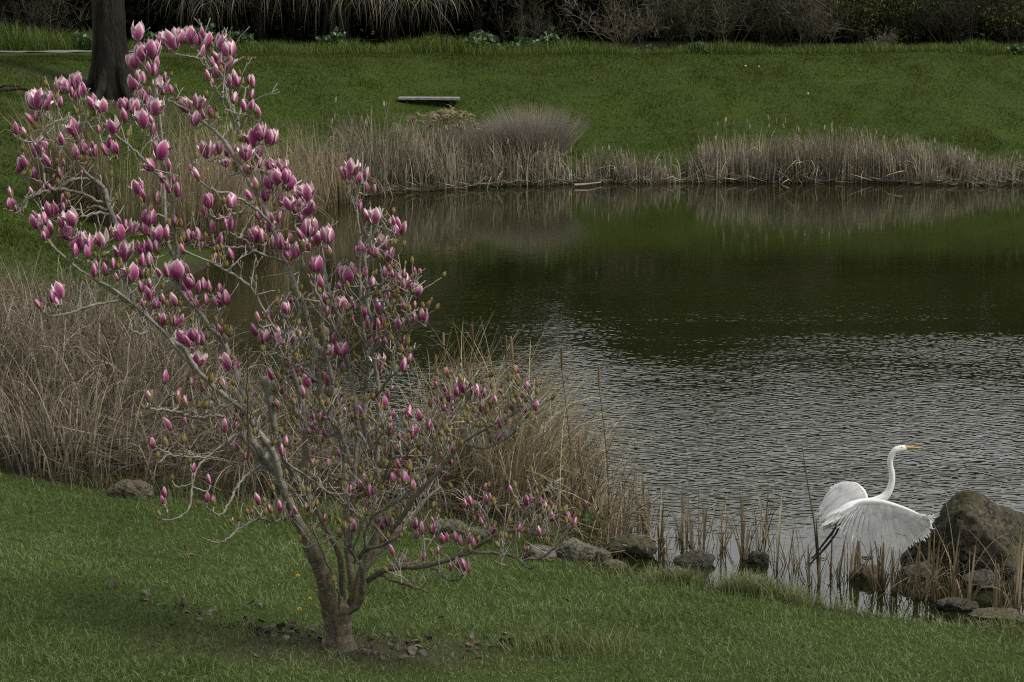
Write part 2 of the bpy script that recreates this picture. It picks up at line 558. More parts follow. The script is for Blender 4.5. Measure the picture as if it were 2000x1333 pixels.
def mat_water():
    t = NT("water")
    p = t.n("NewGeometry").outputs["Position"]
    sp = t.n("SeparateXYZ")
    t.t.links.new(p, sp.inputs[0])
    X, Y = sp.outputs[0], sp.outputs[1]
    # breeze: strong in the open middle, dying towards the far bank and in the lee of the near bank
    wob = t.math('MULTIPLY', t.math('SUBTRACT', t.noise(p, 0.25, 3), 0.5), 5.0)
    yy = t.math('ADD', Y, wob)
    far = t.math('POWER', t.rng(yy, 19.0, 38.0, 1.0, 0.16), 1.7)
    lee = t.rng(t.math('ADD', Y, t.math('MULTIPLY', wob, 0.25)), 18.2, 21.0, 0.10, 1.0)
    patch = t.rng(t.noise(t.pos((0.35, 1, 1)), 0.4, 6), 0.32, 0.66, 0.22, 1.35)
    amp = t.math('MULTIPLY', t.math('MULTIPLY', far, lee), patch)
    h = None
    # three crossing trains of wind ripples make the diamond pattern
    for ang, scl, w, dist in ((70, 2.5, 0.8, 9.0), (116, 3.0, 0.7, 9.0), (95, 5.0, 0.25, 9.0), (57, 1.4, 0.65, 7.0), (129, 0.7, 0.8, 5.0)):
        mp = t.n("Mapping")
        mp.inputs["Rotation"].default_value = (0, 0, R(-ang))
        mp.inputs["Scale"].default_value = (scl, scl, 1)
        mp.vector_type = 'TEXTURE'
        mp.inputs["Scale"].default_value = (1 / scl, 1 / scl, 1)
        mp.inputs["Rotation"].default_value = (0, 0, R(ang))
        t.t.links.new(p, mp.inputs[0])
        wv = t.n("TexWave", wave_type='BANDS', bands_direction='X', wave_profile='SIN')
        wv.inputs["Scale"].default_value = 1.0
        wv.inputs["Distortion"].default_value = dist
        wv.inputs["Detail"].default_value = 1.0
        wv.inputs["Detail Scale"].default_value = 1.3
        t.t.links.new(mp.outputs[0], wv.inputs[0])
        q = t.math('MULTIPLY', wv.outputs[1], w)
        h = q if h is None else t.math('ADD', h, q)
    h = t.math('MULTIPLY', h, amp)
    b = t.bump(h, 1.0, 0.0040)
    m = t.bsdf((0.011, 0.0135, 0.003), 0.02, 0.5, b)
    for nd in m.node_tree.nodes:
        if nd.type == 'BSDF_PRINCIPLED':
            nd.inputs["IOR"].default_value = 1.34
    return m


M['water'] = mat_water()

# ------------------------------------------------------------------ mesh helpers
def tag(o, label=None, cat=None, group=None, kind=None):
    if label:
        o["label"] = label
    if cat:
        o["category"] = cat
    if group:
        o["group"] = group
    if kind:
        o["kind"] = kind
    return o


def empty(name, loc):
    o = bpy.data.objects.new(name, None)
    o.location = loc
    o.empty_display_size = 0.1
    COL.objects.link(o)
    return o


def np_mesh(name, V, Fq, mat, col=None, uv=None, smooth_=False, matidx=None, colname="col"):
    """V (n,3), Fq: (m,k) array of k-gons or list of such arrays"""
    me = bpy.data.meshes.new(name)
    V = np.ascontiguousarray(V, dtype=np.float32)
    if not isinstance(Fq, list):
        Fq = [Fq]
    Fq = [np.asarray(f, dtype=np.int32) for f in Fq if len(f)]
    me.vertices.add(len(V))
    me.vertices.foreach_set("co", V.ravel())
    nl = sum(f.size for f in Fq)
    npol = sum(len(f) for f in Fq)
    me.loops.add(nl)
    me.loops.foreach_set("vertex_index", np.concatenate([f.ravel() for f in Fq]))
    me.polygons.add(npol)
    starts, tot = [], 0
    for f in Fq:
        starts.append(tot + np.arange(len(f)) * f.shape[1])
        tot += f.size
    me.polygons.foreach_set("loop_start", np.concatenate(starts).astype(np.int32))
    if smooth_:
        me.polygons.foreach_set("use_smooth", np.ones(npol, dtype=bool))
    if matidx is not None:
        me.polygons.foreach_set("material_index", np.asarray(matidx, dtype=np.int32))
    for m in (mat if isinstance(mat, (list, tuple)) else [mat]):
        me.materials.append(m)
    if col is not None:
        ca = me.attributes.new(colname, 'FLOAT_COLOR', 'POINT')
        ca.data.foreach_set("color", np.ascontiguousarray(col, dtype=np.float32).ravel())
    if uv is not None:
        ul = me.uv_layers.new(name="UVMap")
        idx = np.concatenate([f.ravel() for f in Fq])
        ul.data.foreach_set("uv", np.ascontiguousarray(uv[idx], dtype=np.float32).ravel())
    me.update(calc_edges=True)
    me.validate()
    return me


def link(name, me, loc=(0, 0, 0), parent=None):
    o = bpy.data.objects.new(name, me)
    o.location = loc
    if parent is not None:
        o.parent = parent
    COL.objects.link(o)
    return o


class Strands:
    """gathers ribbons (grass blades, reeds, twigs of far shrubs) into one mesh"""

    def __init__(self):
        self.V, self.F, self.C, self.n = [], [], [], 0

    def add(self, base, az, tilt, bend, length, width, nseg=5, p=1.5, twist=None, kink=None, kinkang=2.0, wpow=2.0, wob=0.0, rng=RNG, colr=None):
        N = len(base)
        if N == 0:
            return self
        t = np.linspace(0, 1, nseg + 1)
        th = tilt[:, None] + bend[:, None] * t[None] ** p
        if kink is not None:
            th = th + np.where(t[None] > kink[:, None], kinkang, 0)
        A = az[:, None] + (np.cumsum(rng.normal(0, wob, (N, nseg + 1)), 1) if wob else 0)
        thm = 0.5 * (th[:, 1:] + th[:, :-1])
        am = 0.5 * (A[:, 1:] + A[:, :-1]) if wob else np.repeat(A, nseg, 1)
        st = (length / nseg)[:, None]
        dx = np.sin(thm) * np.cos(am) * st
        dy = np.sin(thm) * np.sin(am) * st
        dz = np.cos(thm) * st
        P = np.zeros((N, nseg + 1, 3))
        P[:, 1:, 0] = np.cumsum(dx, 1)
        P[:, 1:, 1] = np.cumsum(dy, 1)
        P[:, 1:, 2] = np.cumsum(dz, 1)
        P += base[:, None]
        if twist is None:
            twist = rng.uniform(-1.2, 1.2, N)
        ct, sn = np.cos(twist)[:, None], np.sin(twist)[:, None]
        az2 = az[:, None]
        S = np.stack([-np.sin(az2) * ct + np.cos(az2) * np.cos(th) * sn, np.cos(az2) * ct + np.sin(az2) * np.cos(th) * sn, -np.sin(th) * sn], -1)
        w = (width[:, None] * (1 - 0.93 * t[None] ** wpow))[:, :, None] * 0.5
        V = np.stack([P - S * w, P + S * w], 2)         # N, nseg+1, 2, 3
        self._push(V, N, nseg, t, rng, colr)
        self.tips = P[:, -1]
        return self

    def _push(self, V, N, nseg, t, rng, colr=None):
        k = (nseg + 1) * 2
        b = self.n + np.arange(N)[:, None] * k
        s = np.arange(nseg) * 2
        f = np.stack([b + s, b + s + 1, b + s + 3, b + s + 2], -1).reshape(-1, 4)
        r1 = rng.random(N) if colr is None else colr
        r2 = rng.random(N)
        C = np.ones((N, nseg + 1, 2, 4))
        C[..., 0] = r1[:, None, None]
        C[..., 1] = t[None, :, None]
        C[..., 2] = r2[:, None, None]
        self.V.append(V.reshape(-1, 3))
        self.F.append(f)
        self.C.append(C.reshape(-1, 4))
        self.n += N * k

    def build(self, name, mat, loc=(0, 0, 0), parent=None):
        V = np.concatenate(self.V) - np.asarray(loc, float)
        return link(name, np_mesh(name, V, np.concatenate(self.F), mat, np.concatenate(self.C)), loc if parent is None else (0, 0, 0), parent)


class Tubes:
    def __init__(self):
        self.V, self.F, self.n = [], [], 0

    def add(self, P, r, sides=8, lump=0.0, cap=True, ridge=0.0):
        P = np.asarray(P, float)
        r = np.broadcast_to(np.asarray(r, float), (len(P),)).copy()
        T = np.gradient(P, axis=0)
        T /= np.linalg.norm(T, axis=1)[:, None] + 1e-12
        ref = np.array([0.0, 1.0, 0.0]) if abs(T[0, 1]) < 0.9 else np.array([1.0, 0, 0])
        U = np.empty_like(P)
        u = ref - T[0] * ref.dot(T[0])
        u /= np.linalg.norm(u)
        for i in range(len(P)):
            u = u - T[i] * u.dot(T[i])
            u /= np.linalg.norm(u) + 1e-12
            U[i] = u
        W = np.cross(T, U)
        a = np.arange(sides) / sides * 2 * math.pi
        rr = r[:, None] * (1 + (lump * RNG.normal(0, 1, (len(P), sides)) if lump else 0))
        if ridge:
            # furrows running up the stem, drifting slowly
            g = RNG.normal(0, 1, sides)
            for q in range(len(P)):
                g = 0.93 * g + 0.37 * RNG.normal(0, 1, sides)
                rr[q] = rr[q] * (1 + ridge * g)
        V = P[:, None] + (np.cos(a)[None, :, None] * U[:, None] + np.sin(a)[None, :, None] * W[:, None]) * rr[..., None] if not np.isscalar(rr) else None
        n, s = len(P), sides
        i = np.arange(n - 1)[:, None] * s
        j = np.arange(s)[None]
        j2 = (j + 1) % s
        f = np.stack([i + j, i + j2, i + s + j2, i + s + j], -1).reshape(-1, 4) + self.n
        self.V.append(V.reshape(-1, 3))
        self.F.append(f)
        self.n += n * s
        if cap:
            self.V.append((P[-1] + T[-1] * r[-1] * 0.7)[None])
            e = self.n - s + np.arange(s)
            tip = np.stack([e, np.roll(e, -1), np.full(s, self.n), np.full(s, self.n)], -1)
            self.caps = getattr(self, "caps", [])
            self.caps.append(tip[:, :3])
            self.n += 1
        return self

    def build(self, name, mat, loc=(0, 0, 0), parent=None):
        V = np.concatenate(self.V) - np.asarray(loc, float)
        fs = [np.concatenate(self.F)]
        if getattr(self, "caps", None):
            fs.append(np.concatenate(self.caps))
        return link(name, np_mesh(name, V, fs, mat, smooth_=True), loc if parent is None else (0, 0, 0), parent)


def leaf_cloud(P, size, mat, name, loc, parent=None, rng=RNG, aspect=0.6, up=0.3, bend=0.35):
    """small folded leaves at points P"""
    N = len(P)
    d = rng.normal(0, 1, (N, 3))
    d[:, 2] += up
    d /= np.linalg.norm(d, axis=1)[:, None]
    e = rng.normal(0, 1, (N, 3))
    e -= d * (e * d).sum(1)[:, None]
    e /= np.linalg.norm(e, axis=1)[:, None]
    n = np.cross(d, e)
    s = (size * rng.uniform(0.6, 1.35, N))[:, None]
    w = s * aspect * 0.5
    a = P
    tip = P + d * s
    mid = P + d * s * 0.5
    L = mid + e * w + n * w * bend
    Rr = mid - e * w + n * w * bend
    V = np.stack([a, L, tip, Rr], 1).reshape(-1, 3)
    i = np.arange(N)[:, None] * 4
    f = np.concatenate([i + np.array([[0, 1, 2]]), i + np.array([[0, 2, 3]])])
    C = np.ones((N, 4, 4))
    C[..., 0] = rng.random(N)[:, None]
    C[..., 1] = np.array([0, .5, 1, .5])[None]
    C[..., 2] = rng.random(N)[:, None]
    return link(name, np_mesh(name, V - np.asarray(loc), f, mat, C.reshape(-1, 4)), loc if parent is None else (0, 0, 0), parent)


# ------------------------------------------------------------------ ground, water, path
def inpoly(x, y, poly):
    poly = np.asarray(poly)
    a, b = poly, np.roll(poly, -1, axis=0)
    x, y = x[:, None], y[:, None]
    c = ((a[:, 1] > y) != (b[:, 1] > y)) & (x < (b[:, 0] - a[:, 0]) * (y - a[:, 1]) / (b[:, 1] - a[:, 1] + 1e-12) + a[:, 0])
    return c.sum(1) % 2 == 1


TH = [hit(px, py)[:2] for px, py in ((-420, 885), (-250, 897), (-100, 912), (0, 926), (120, 948), (260, 968), (420, 985), (600, 1000), (760, 1012), (900, 1035))]
TH_POLY = np.vstack([TH, [flat(900, 960)[:2], flat(700, 880)[:2], flat(520, 800)[:2], flat(350, 745)[:2], flat(270, 690)[:2], flat(150, 640)[:2], [-10.5, 27.0], [-13, 27]]])

def spaced(segs):
    out = []
    for a, b, s in segs:
        out.append(np.arange(a, b, s))
    out.append([segs[-1][1]])
    return np.concatenate(out)


def build_ground():
    xs = spaced([(-600, -120, 40), (-120, -40, 5), (-40, -9, 0.6), (-9, 9, 0.14), (9, 40, 0.6), (40, 120, 5), (120, 600, 40)])
    ys = spaced([(-300, -20, 40), (-20, 8, 1.0), (8, 26, 0.14), (26, 72, 0.35), (72, 120, 3), (120, 900, 40)])
    X, Y = np.meshgrid(xs, ys)
    x, y = X.ravel(), Y.ravel()
    d = shore_d(x, y)
    z = height(x, y, d)
    V = np.stack([x, y, z], 1)
    nx, ny = len(xs), len(ys)
    i = (np.arange(ny - 1)[:, None] * nx + np.arange(nx - 1)[None]).ravel()
    f = np.stack([i, i + 1, i + nx + 1, i + nx], 1)
    C = np.ones((len(V), 4))
    wx, wy = WILLOW[0], WILLOW[1]
    rw = np.sqrt(((x - wx) / 1.6) ** 2 + (y - wy + 0.3) ** 2)
    soil = np.clip(1.3 - rw / 1.5, 0, 1)
    soil = np.maximum(soil, smooth((y - 66.5) / 3.0))
    rt = np.sqrt(((x - TREE[0]) / 1.5) ** 2 + ((y - TREE[1] - 0.05) / 0.62) ** 2)
    soil = np.maximum(soil, np.clip(1.25 - rt, 0, 1))
    C[:, 0] = soil
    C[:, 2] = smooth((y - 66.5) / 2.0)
    C[:, 1] = 1 - smooth((d - 0.02) / 0.35)
    C[:, 1] = np.maximum(C[:, 1], 0.9 * inpoly(x, y, TH_POLY))
    me = np_mesh("ground", V, f, M['ground'], C, smooth_=True, colname="zone")
    tag(link("ground", me), "mown grass banks sloping down to the pond", "ground", kind="structure")


def build_water():
    xs = np.linspace(-16, 40, 29)
    ys = np.linspace(12, 58, 24)
    X, Y = np.meshgrid(xs, ys)
    V = np.stack([X.ravel(), Y.ravel(), np.zeros(X.size)], 1)
    nx = len(xs)
    i = (np.arange(len(ys) - 1)[:, None] * nx + np.arange(nx - 1)[None]).ravel()
    f = np.stack([i, i + 1, i + nx + 1, i + nx], 1)
    tag(link("water", np_mesh("water", V, f, M['water'], smooth_=True)), "dark green pond rippled by the breeze", "pond", kind="structure")


WILLOW = hit(218, 186)
TREE = hit(661, 1270)
build_ground()
build_water()


def build_path():
    P = [hit(px, 104.0) for px in (-200, -60, 60, 150, 200, 260)]
    c = catmull(np.array(P)[:, :2], 6, False)
    V, fq = [], []
    for k, (x, y) in enumerate(c):
        for q in (0.0, 1.6):
            V.append((x, y + q, hgt(x, y + q) + 0.03))
    for k in range(len(c) - 1):
        fq.append((2 * k, 2 * k + 2, 2 * k + 3, 2 * k + 1))
    tag(link("path", np_mesh("path", np.array(V), np.array(fq), M['path'])), "pale path at the top of the lawn behind the willow", "path", kind="structure")


build_path()


# ------------------------------------------------------------------ lawns
def px_of(P):
    """photo pixel of world points, used only to keep planting inside beds traced on the ground"""
    P = np.atleast_2d(P)
    v = P - np.array([0, 0, CAM_H])
    fw = v[:, 1] * CP - v[:, 2] * SP
    up = v[:, 1] * SP + v[:, 2] * CP
    return 1000 + F * v[:, 0] / fw, 666.5 - F * up / fw




def near_lawn():
    N = 330000
    x = RNG.uniform(-6.6, 7.2, N)
    y = RNG.uniform(12.2, 23.0, N)
    keep = RNG.random(N) < np.where(y < 16, 1.0, 0.75)
    x, y = x[keep], y[keep]
    d = shore_d(x, y)
    k = d > 0.10
    x, y, d = x[k], y[k], d[k]
    th = inpoly(x, y, TH_POLY)
    k = ~th
    # thinner under the leaf litter by the tree
    rt = np.sqrt(((x - TREE[0]) / 1.6) ** 2 + ((y - TREE[1]) / 0.7) ** 2)
    k &= (RNG.random(len(x)) > 0.78 * np.exp(-(rt / 0.75) ** 2) * np.clip(fbm(x * 4, y * 4, 91) * 2.2 - .3, 0, 1.2))
    k &= np.hypot(x - TREE[0], y - TREE[1]) > 0.10
    x, y, d = x[k], y[k], d[k]
    z = height(x, y, d)
    n = len(x)
    cl = fbm(x * 3.2, y * 3.2, 21)
    big = fbm(x * 0.8, y * 0.8, 4)
    L = (0.026 + 0.058 * cl ** 1.2) * RNG.uniform(0.5, 1.35, n) * (0.8 + 0.5 * big) * np.where(RNG.random(n) < 0.03, 1.6, 1.0)
    S = Strands()
    S.add(np.stack([x, y, z - 0.004], 1), RNG.uniform(0, 2 * math.pi, n), RNG.uniform(0.05, 0.75, n), RNG.uniform(0.2, 1.5, n), L, RNG.uniform(0.0035, 0.0075, n), 3, 1.3,
          colr=np.clip(RNG.random(n) * 0.6 + (big - 0.3) * 0.8, 0, 1))
    tag(S.build("lawn_grass", M['near_grass'], (0, 14, 0.3)), "short green lawn grass on the near bank", "grass", kind="stuff")


def far_lawn():
    N = 800000
    x = RNG.uniform(-27, 24, N)
    y = RNG.uniform(27, 67.5, N)
    d = shore_d(x, y)
    k = (d > 0.15) & (d < 14.5) & ((x < -6.5) | (y > 47))
    k &= (np.abs(x) < y * 0.30 + 3) | (RNG.random(N) < 0.15)
    x, y, d = x[k], y[k], d[k]
    wx, wy = WILLOW[0], WILLOW[1]
    rw = np.sqrt(((x - wx) / 1.6) ** 2 + (y - wy + 0.3) ** 2)
    k = RNG.random(len(x)) > 1.2 * np.exp(-(rw / 1.25) ** 2)
    k &= ~((x < -9.5) & (y > 62.0))
    x, y, d = x[k], y[k], d[k]
    z = height(x, y, d)
    n = len(x)
    cl = fbm(x * 1.5, y * 1.1, 31)
    L = (0.03 + 0.13 * cl ** 1.5) * RNG.uniform(0.7, 1.3, n)
    S = Strands()
    S.add(np.stack([x, y, z - 0.01], 1), RNG.uniform(0, 2 * math.pi, n), RNG.uniform(0.05, 0.6, n), RNG.uniform(0.1, 1.0, n), L, RNG.uniform(0.010, 0.022, n), 2, 1.3,
          colr=np.clip(RNG.random(n) * 0.7 + (cl - 0.35) * 0.7, 0, 1))
    tag(S.build("far_lawn_grass", M['far_grass'], (0, 55, 1)), "green lawn grass on the slope across the pond", "grass", kind="stuff")


near_lawn()
far_lawn()


def verge():
    # unmown grass along the crest in front of the woods
    n = 22000
    px = RNG.uniform(-150, 2150, n)
    y = RNG.uniform(65.4, 68.2, n)
    x = (px - 1000) / F * y
    prof = (0.25 + 1.3 * fbm(px / 130.0, px * 0 + 3.3, 8)) * np.interp(px, [-150, 0, 190, 260, 500, 640, 760, 900, 1000, 1200, 1500, 1700, 1850, 2150], [.9, .9, .75, .5, .5, .45, .55, .6, .45, .35, .4, .45, .3, .35])
    L = prof * RNG.uniform(0.4, 1.2, n) * (0.6 + 0.8 * fbm(x * 1.3, y * 0.5, 41))
    S = Strands()
    S.add(np.stack([x, y, height(x, y) - 0.02], 1), RNG.uniform(0, 6.28, n), RNG.uniform(0, 0.35, n), RNG.uniform(0.1, 0.9, n), L, RNG.uniform(0.014, 0.028, n), 3)
    tag(S.build("verge_grass", M['tall_grass'], (0, 66, 3)), "taller unmown grass along the foot of the woods", "grass", kind="stuff")


verge()


def bank_tufts():
    # longer grass at the lip of the near bank
    n = 15000
    px = RNG.uniform(1000, 2060, n)
    i = RNG.integers(0, len(SHORE), n)
    # pick points along the near shoreline
    near = SHORE[(SHORE[:, 1] < 21) & (SHORE[:, 0] > -0.4) & (SHORE[:, 0] < 5.4)]
    k = RNG.integers(0, len(near) - 1, n)
    f = RNG.random(n)[:, None]
    P = near[k] * (1 - f) + near[k + 1] * f + RNG.normal(0, 0.10, (n, 2)) + np.array([0, -0.07])
    cl = fbm(P[:, 0] * 2.2, P[:, 1] * 2.2, 51)
    keep = RNG.random(n) < np.clip((cl - 0.40) * 3.0, 0.04, .8)
    P = P[keep]
    cl = cl[keep]
    n = len(P)
    d = shore_d(P[:, 0], P[:, 1])
    z = np.maximum(height(P[:, 0], P[:, 1], d), -0.02)
    L = (0.06 + 0.22 * cl) * RNG.uniform(0.5, 1.25, n)
    S = Strands()
    S.add(np.column_stack([P, z]), RNG.uniform(0, 6.28, n), RNG.uniform(0.05, 0.5, n), RNG.uniform(0.3, 1.4, n), L, RNG.uniform(0.004, 0.008, n), 4)
    # patches of longer grass in front of the left thicket and behind the trunk
    q = []
    for px, py, m, sp in ((430, 975, 500, 0.35), (560, 1010, 900, 0.3), (730, 1020, 1200, 0.35), (820, 1030, 700, 0.3), (330, 955, 400, 0.3), (1150, 1268, 260, 0.28), (1110, 1275, 180, 0.2), (960, 1060, 500, 0.25), (200, 945, 350, 0.3)):
        c = hit(px, py)
        q.append(np.column_stack([c[0] + RNG.normal(0, sp, m), c[1] + RNG.normal(0, sp * 0.55, m)]))
    q = np.concatenate(q)
    d = shore_d(q[:, 0], q[:, 1])
    q = q[d > 0.05]
    n = len(q)
    S.add(np.column_stack([q, height(q[:, 0], q[:, 1])]), RNG.uniform(0, 6.28, n), RNG.uniform(0.05, 0.45, n), RNG.uniform(0.2, 1.2, n), RNG.uniform(0.07, 0.22, n), RNG.uniform(0.004, 0.008, n), 4)
    tag(S.build("bank_grass", M['bank_grass'], (2, 17, 0.1)), "longer pale grass at the lip of the near bank", "grass", kind="stuff")


bank_tufts()

# ------------------------------------------------------------------ reeds
_fp = sorted([p for p in SHORE_PX[:17]])
_fpx, _fpy = [p[0] for p in _fp], [p[1] for p in _fp]


def far_edge(px, back):
    """points on the far shoreline under photo columns px, moved back from the water by `back` metres"""
    py = np.interp(px, _fpx, _fpy)
    P = np.array([flat(a, b)[:2] for a, b in zip(px, py)])
    eps = 0.05
    gx = (shore_d(P[:, 0] + eps, P[:, 1]) - shore_d(P[:, 0] - eps, P[:, 1])) / (2 * eps)
    gy = (shore_d(P[:, 0], P[:, 1] + eps) - shore_d(P[:, 0], P[:, 1] - eps)) / (2 * eps)
    g = np.stack([gx, gy], 1)
    g /= np.linalg.norm(g, axis=1)[:, None] + 1e-6
    P = P + g * back[:, None]
    z = np.maximum(height(P[:, 0], P[:, 1]), -0.06)
    return np.column_stack([P, z])


def prof(px, pts):
    return np.interp(px, [p[0] for p in pts], [p[1] for p in pts])


def heads(S, tips, dirs, L, r):
    pass


def reed_far(name, label, x0, x1, n, hp, depth, mat, lean=(0.0, 0.25), bend=(0.1, 0.9), width=(0.016, 0.032), kinks=0.2, clump=0.9):
    px = RNG.uniform(x0, x1, n)
    back = (-0.8 if x0 < 300 else -0.25) + RNG.random(n) ** 1.3 * depth
    B = far_edge(px, back)
    c = fbm(B[:, 0] * clump * 2.0, B[:, 1] * clump * 2.0, 61, 2)
    keep = RNG.random(n) < np.clip(0.08 + (c - 0.36) * 3.0, 0.06, 1)
    B, px = B[keep], px[keep]
    n = len(B)
    ck = fbm(B[:, 0] * 0.75, B[:, 1] * 0.75, 66, 2)
    L = prof(px, hp) * RNG.uniform(0.35, 1.18, n) * (0.72 + 0.55 * ck)
    S = Strands()
    az = fbm(B[:, 0] * 0.6, B[:, 1] * 0.6, 67, 2) * 12 + RNG.normal(0, 0.7, n)
    kk = np.where(RNG.random(n) < kinks, RNG.uniform(0.25, 0.75, n), 2.0)
    S.add(B, az, RNG.uniform(*lean, n) * RNG.choice([-1, 1], n, p=[0.3, 0.7]), RNG.uniform(*bend, n), L, RNG.uniform(*width, n), 5, 2.0, kink=kk, kinkang=1.7, wob=0.05)
    # fallen blades lying over the waterline
    m = n // 7
    px2 = RNG.uniform(x0, x1, m)
    B2 = far_edge(px2, RNG.uniform(-0.3, 0.2, m))
    B2[:, 2] = np.maximum(B2[:, 2], 0.02) + RNG.uniform(0, 0.1, m)
    S.add(B2, RNG.uniform(0, 6.28, m), RNG.uniform(1.2, 1.6, m), RNG.uniform(-0.25, 0.1, m), RNG.uniform(0.25, 0.8, m), RNG.uniform(0.012, 0.022, m), 3)
    # fluffy seed spikes on a few stems
    m = max(6, n // 70)
    px3 = RNG.uniform(x0, x1, m)
    B3 = far_edge(px3, RNG.uniform(0.1, depth * 0.8, m))
    L3 = prof(px3, hp) * RNG.uniform(0.9, 1.12, m)
    S.add(B3, RNG.uniform(0, 6.28, m), RNG.uniform(0, 0.15, m), RNG.uniform(0, 0.2, m), L3, np.full(m, 0.012), 4, 1.5)
    tips = S.tips
    S.add(tips - np.array([0, 0, 0.14]), RNG.uniform(0, 6.28, m), RNG.uniform(0, 0.3, m), RNG.uniform(-.2, .2, m), np.full(m, 0.16), np.full(m, 0.045), 3, 1, wpow=6, colr=np.full(m, 1.0))
    o = S.build(name, mat, tuple(B.mean(0)))
    tag(o, label, "reeds", kind="stuff")


reed_far("cattail_bed", "tall dry reed bed at the far waterline in the right half", 1375, 1850, 6200, [(1375, .95), (1420, 1.35), (1500, 1.3), (1620, 1.25), (1720, 1.15), (1790, .95), (1850, .75)], 1.5, M['reed_far'])
reed_far("low_reeds", "low dry reeds between the round grass clump and the tall far bed", 1100, 1385, 2300, [(1100, .75), (1140, .7), (1200, .75), (1290, .6), (1385, .85)], 0.9, M['reed_far'], kinks=0.3)
reed_far("low_reeds", "short broken reeds at the far waterline by the edge of the picture", 1830, 2250, 4200, [(1830, .75), (1880, .6), (1950, .5), (2010, .65), (2100, .8), (2250, .8)], 1.3, M['reed_far'], kinks=0.4)
reed_far("cattail_bed", "dense dry reeds at the far waterline below the bench", 640, 1120, 6500, [(640, 1.5), (720, 1.75), (800, 1.8), (880, 1.45), (1000, 1.05), (1060, 1.0), (1120, .9)], 2.2, M['reed_far'], bend=(0.1, 1.1))
reed_far("tall_reeds", "tall pale reeds along the bank behind the magnolia", 262, 660, 11000, [(262, 1.9), (330, 2.1), (440, 2.15), (540, 1.9), (600, 1.6), (660, 1.45)], 3.0, M['reed_mid'], lean=(0.0, 0.3), bend=(0.2, 0.9), width=(0.012, 0.024), kinks=0.1)


def left_thicket():
    lo, hi = TH_POLY.min(0), TH_POLY.max(0)
    n = 82000
    x = RNG.uniform(lo[0], hi[0], n)
    y = RNG.uniform(lo[1], hi[1], n)
    k = inpoly(x, y, TH_POLY)
    x, y = x[k], y[k]
    d = shore_d(x, y)
    k = d > -0.4
    x, y, d = x[k], y[k], d[k]
    px, py = px_of(np.column_stack([x, y, np.maximum(height(x, y, d), 0)]))
    c = fbm(x * 1.1, y * 1.1, 71)
    k = RNG.random(len(x)) < np.clip(0.14 + (c - 0.34) * 3.0, 0.14, 1) * np.clip(1.15 - (y - 19) * 0.04, 0.7, 1)
    x, y, d, px, c = x[k], y[k], d[k], px[k], c[k]
    B = np.column_stack([x, y, np.maximum(height(x, y, d), -0.05)])
    n = len(x)
    hp = prof(px, [(-300, 1.75), (0, 1.3), (120, 1.3), (250, 1.22), (380, 1.25), (520, 1.1), (700, 1.0), (900, 1.0)])
    front = np.clip((py[k] - 900) / 120, 0, 1)
    L = hp * RNG.uniform(0.35, 1.05, n) * (0.75 + 0.5 * c) * (1 - 0.35 * front)
    S = Strands()
    kk = np.where(RNG.random(n) < 0.3, RNG.uniform(0.2, 0.75, n), 2.0)
    az = fbm(x * 0.8, y * 0.8, 77, 2) * 14 + RNG.normal(0, 0.9, n)
    S.add(B, az, RNG.uniform(0.0, 0.4, n), RNG.uniform(0.2, 2.1, n), L, RNG.uniform(0.008, 0.017, n), 8, 2.2, kink=kk, kinkang=1.5, wob=0.08)
    # fine tangled weed stems
    m = 12000
    i = RNG.integers(0, n, m)
    B2 = B[i] + RNG.normal(0, 0.1, (m, 3)) * np.array([1, 1, 0])
    B2[:, 2] += RNG.uniform(0.1, 0.75, m) * L[i]
    S.add(B2, RNG.uniform(0, 6.28, m), RNG.uniform(0.2, 1.8, m), RNG.uniform(-1.0, 1.6, m), RNG.uniform(0.15, 0.5, m), RNG.uniform(0.002, 0.0045, m), 5, 1.2, wob=0.35)
    # blades lying flat along the front of the bed
    m = 1300
    px2 = RNG.uniform(150, 900, m)
    B3 = np.array([hit(a, b) for a, b in zip(np.linspace(100, 930, 40), np.interp(np.linspace(100, 930, 40), [100, 260, 420, 600, 760, 930], [925, 950, 968, 985, 1000, 1030]))])
    j = RNG.integers(0, len(B3), m)
    B3 = B3[j] + np.column_stack([RNG.normal(0, .12, m), RNG.uniform(-0.15, 1.0, m), RNG.uniform(0.03, 0.42, m)])
    S.add(B3, RNG.uniform(0, 6.28, m), RNG.uniform(1.15, 1.65, m), RNG.uniform(-0.6, 0.4, m), RNG.uniform(0.25, 0.9, m), RNG.uniform(0.006, 0.012, m), 5, 1.2, wob=0.12)
    tag(S.build("reed_thicket", M['reed_left'], tuple(B.mean(0))), "tangled thicket of dry brown reeds on the near left bank", "reeds", kind="stuff")


left_thicket()


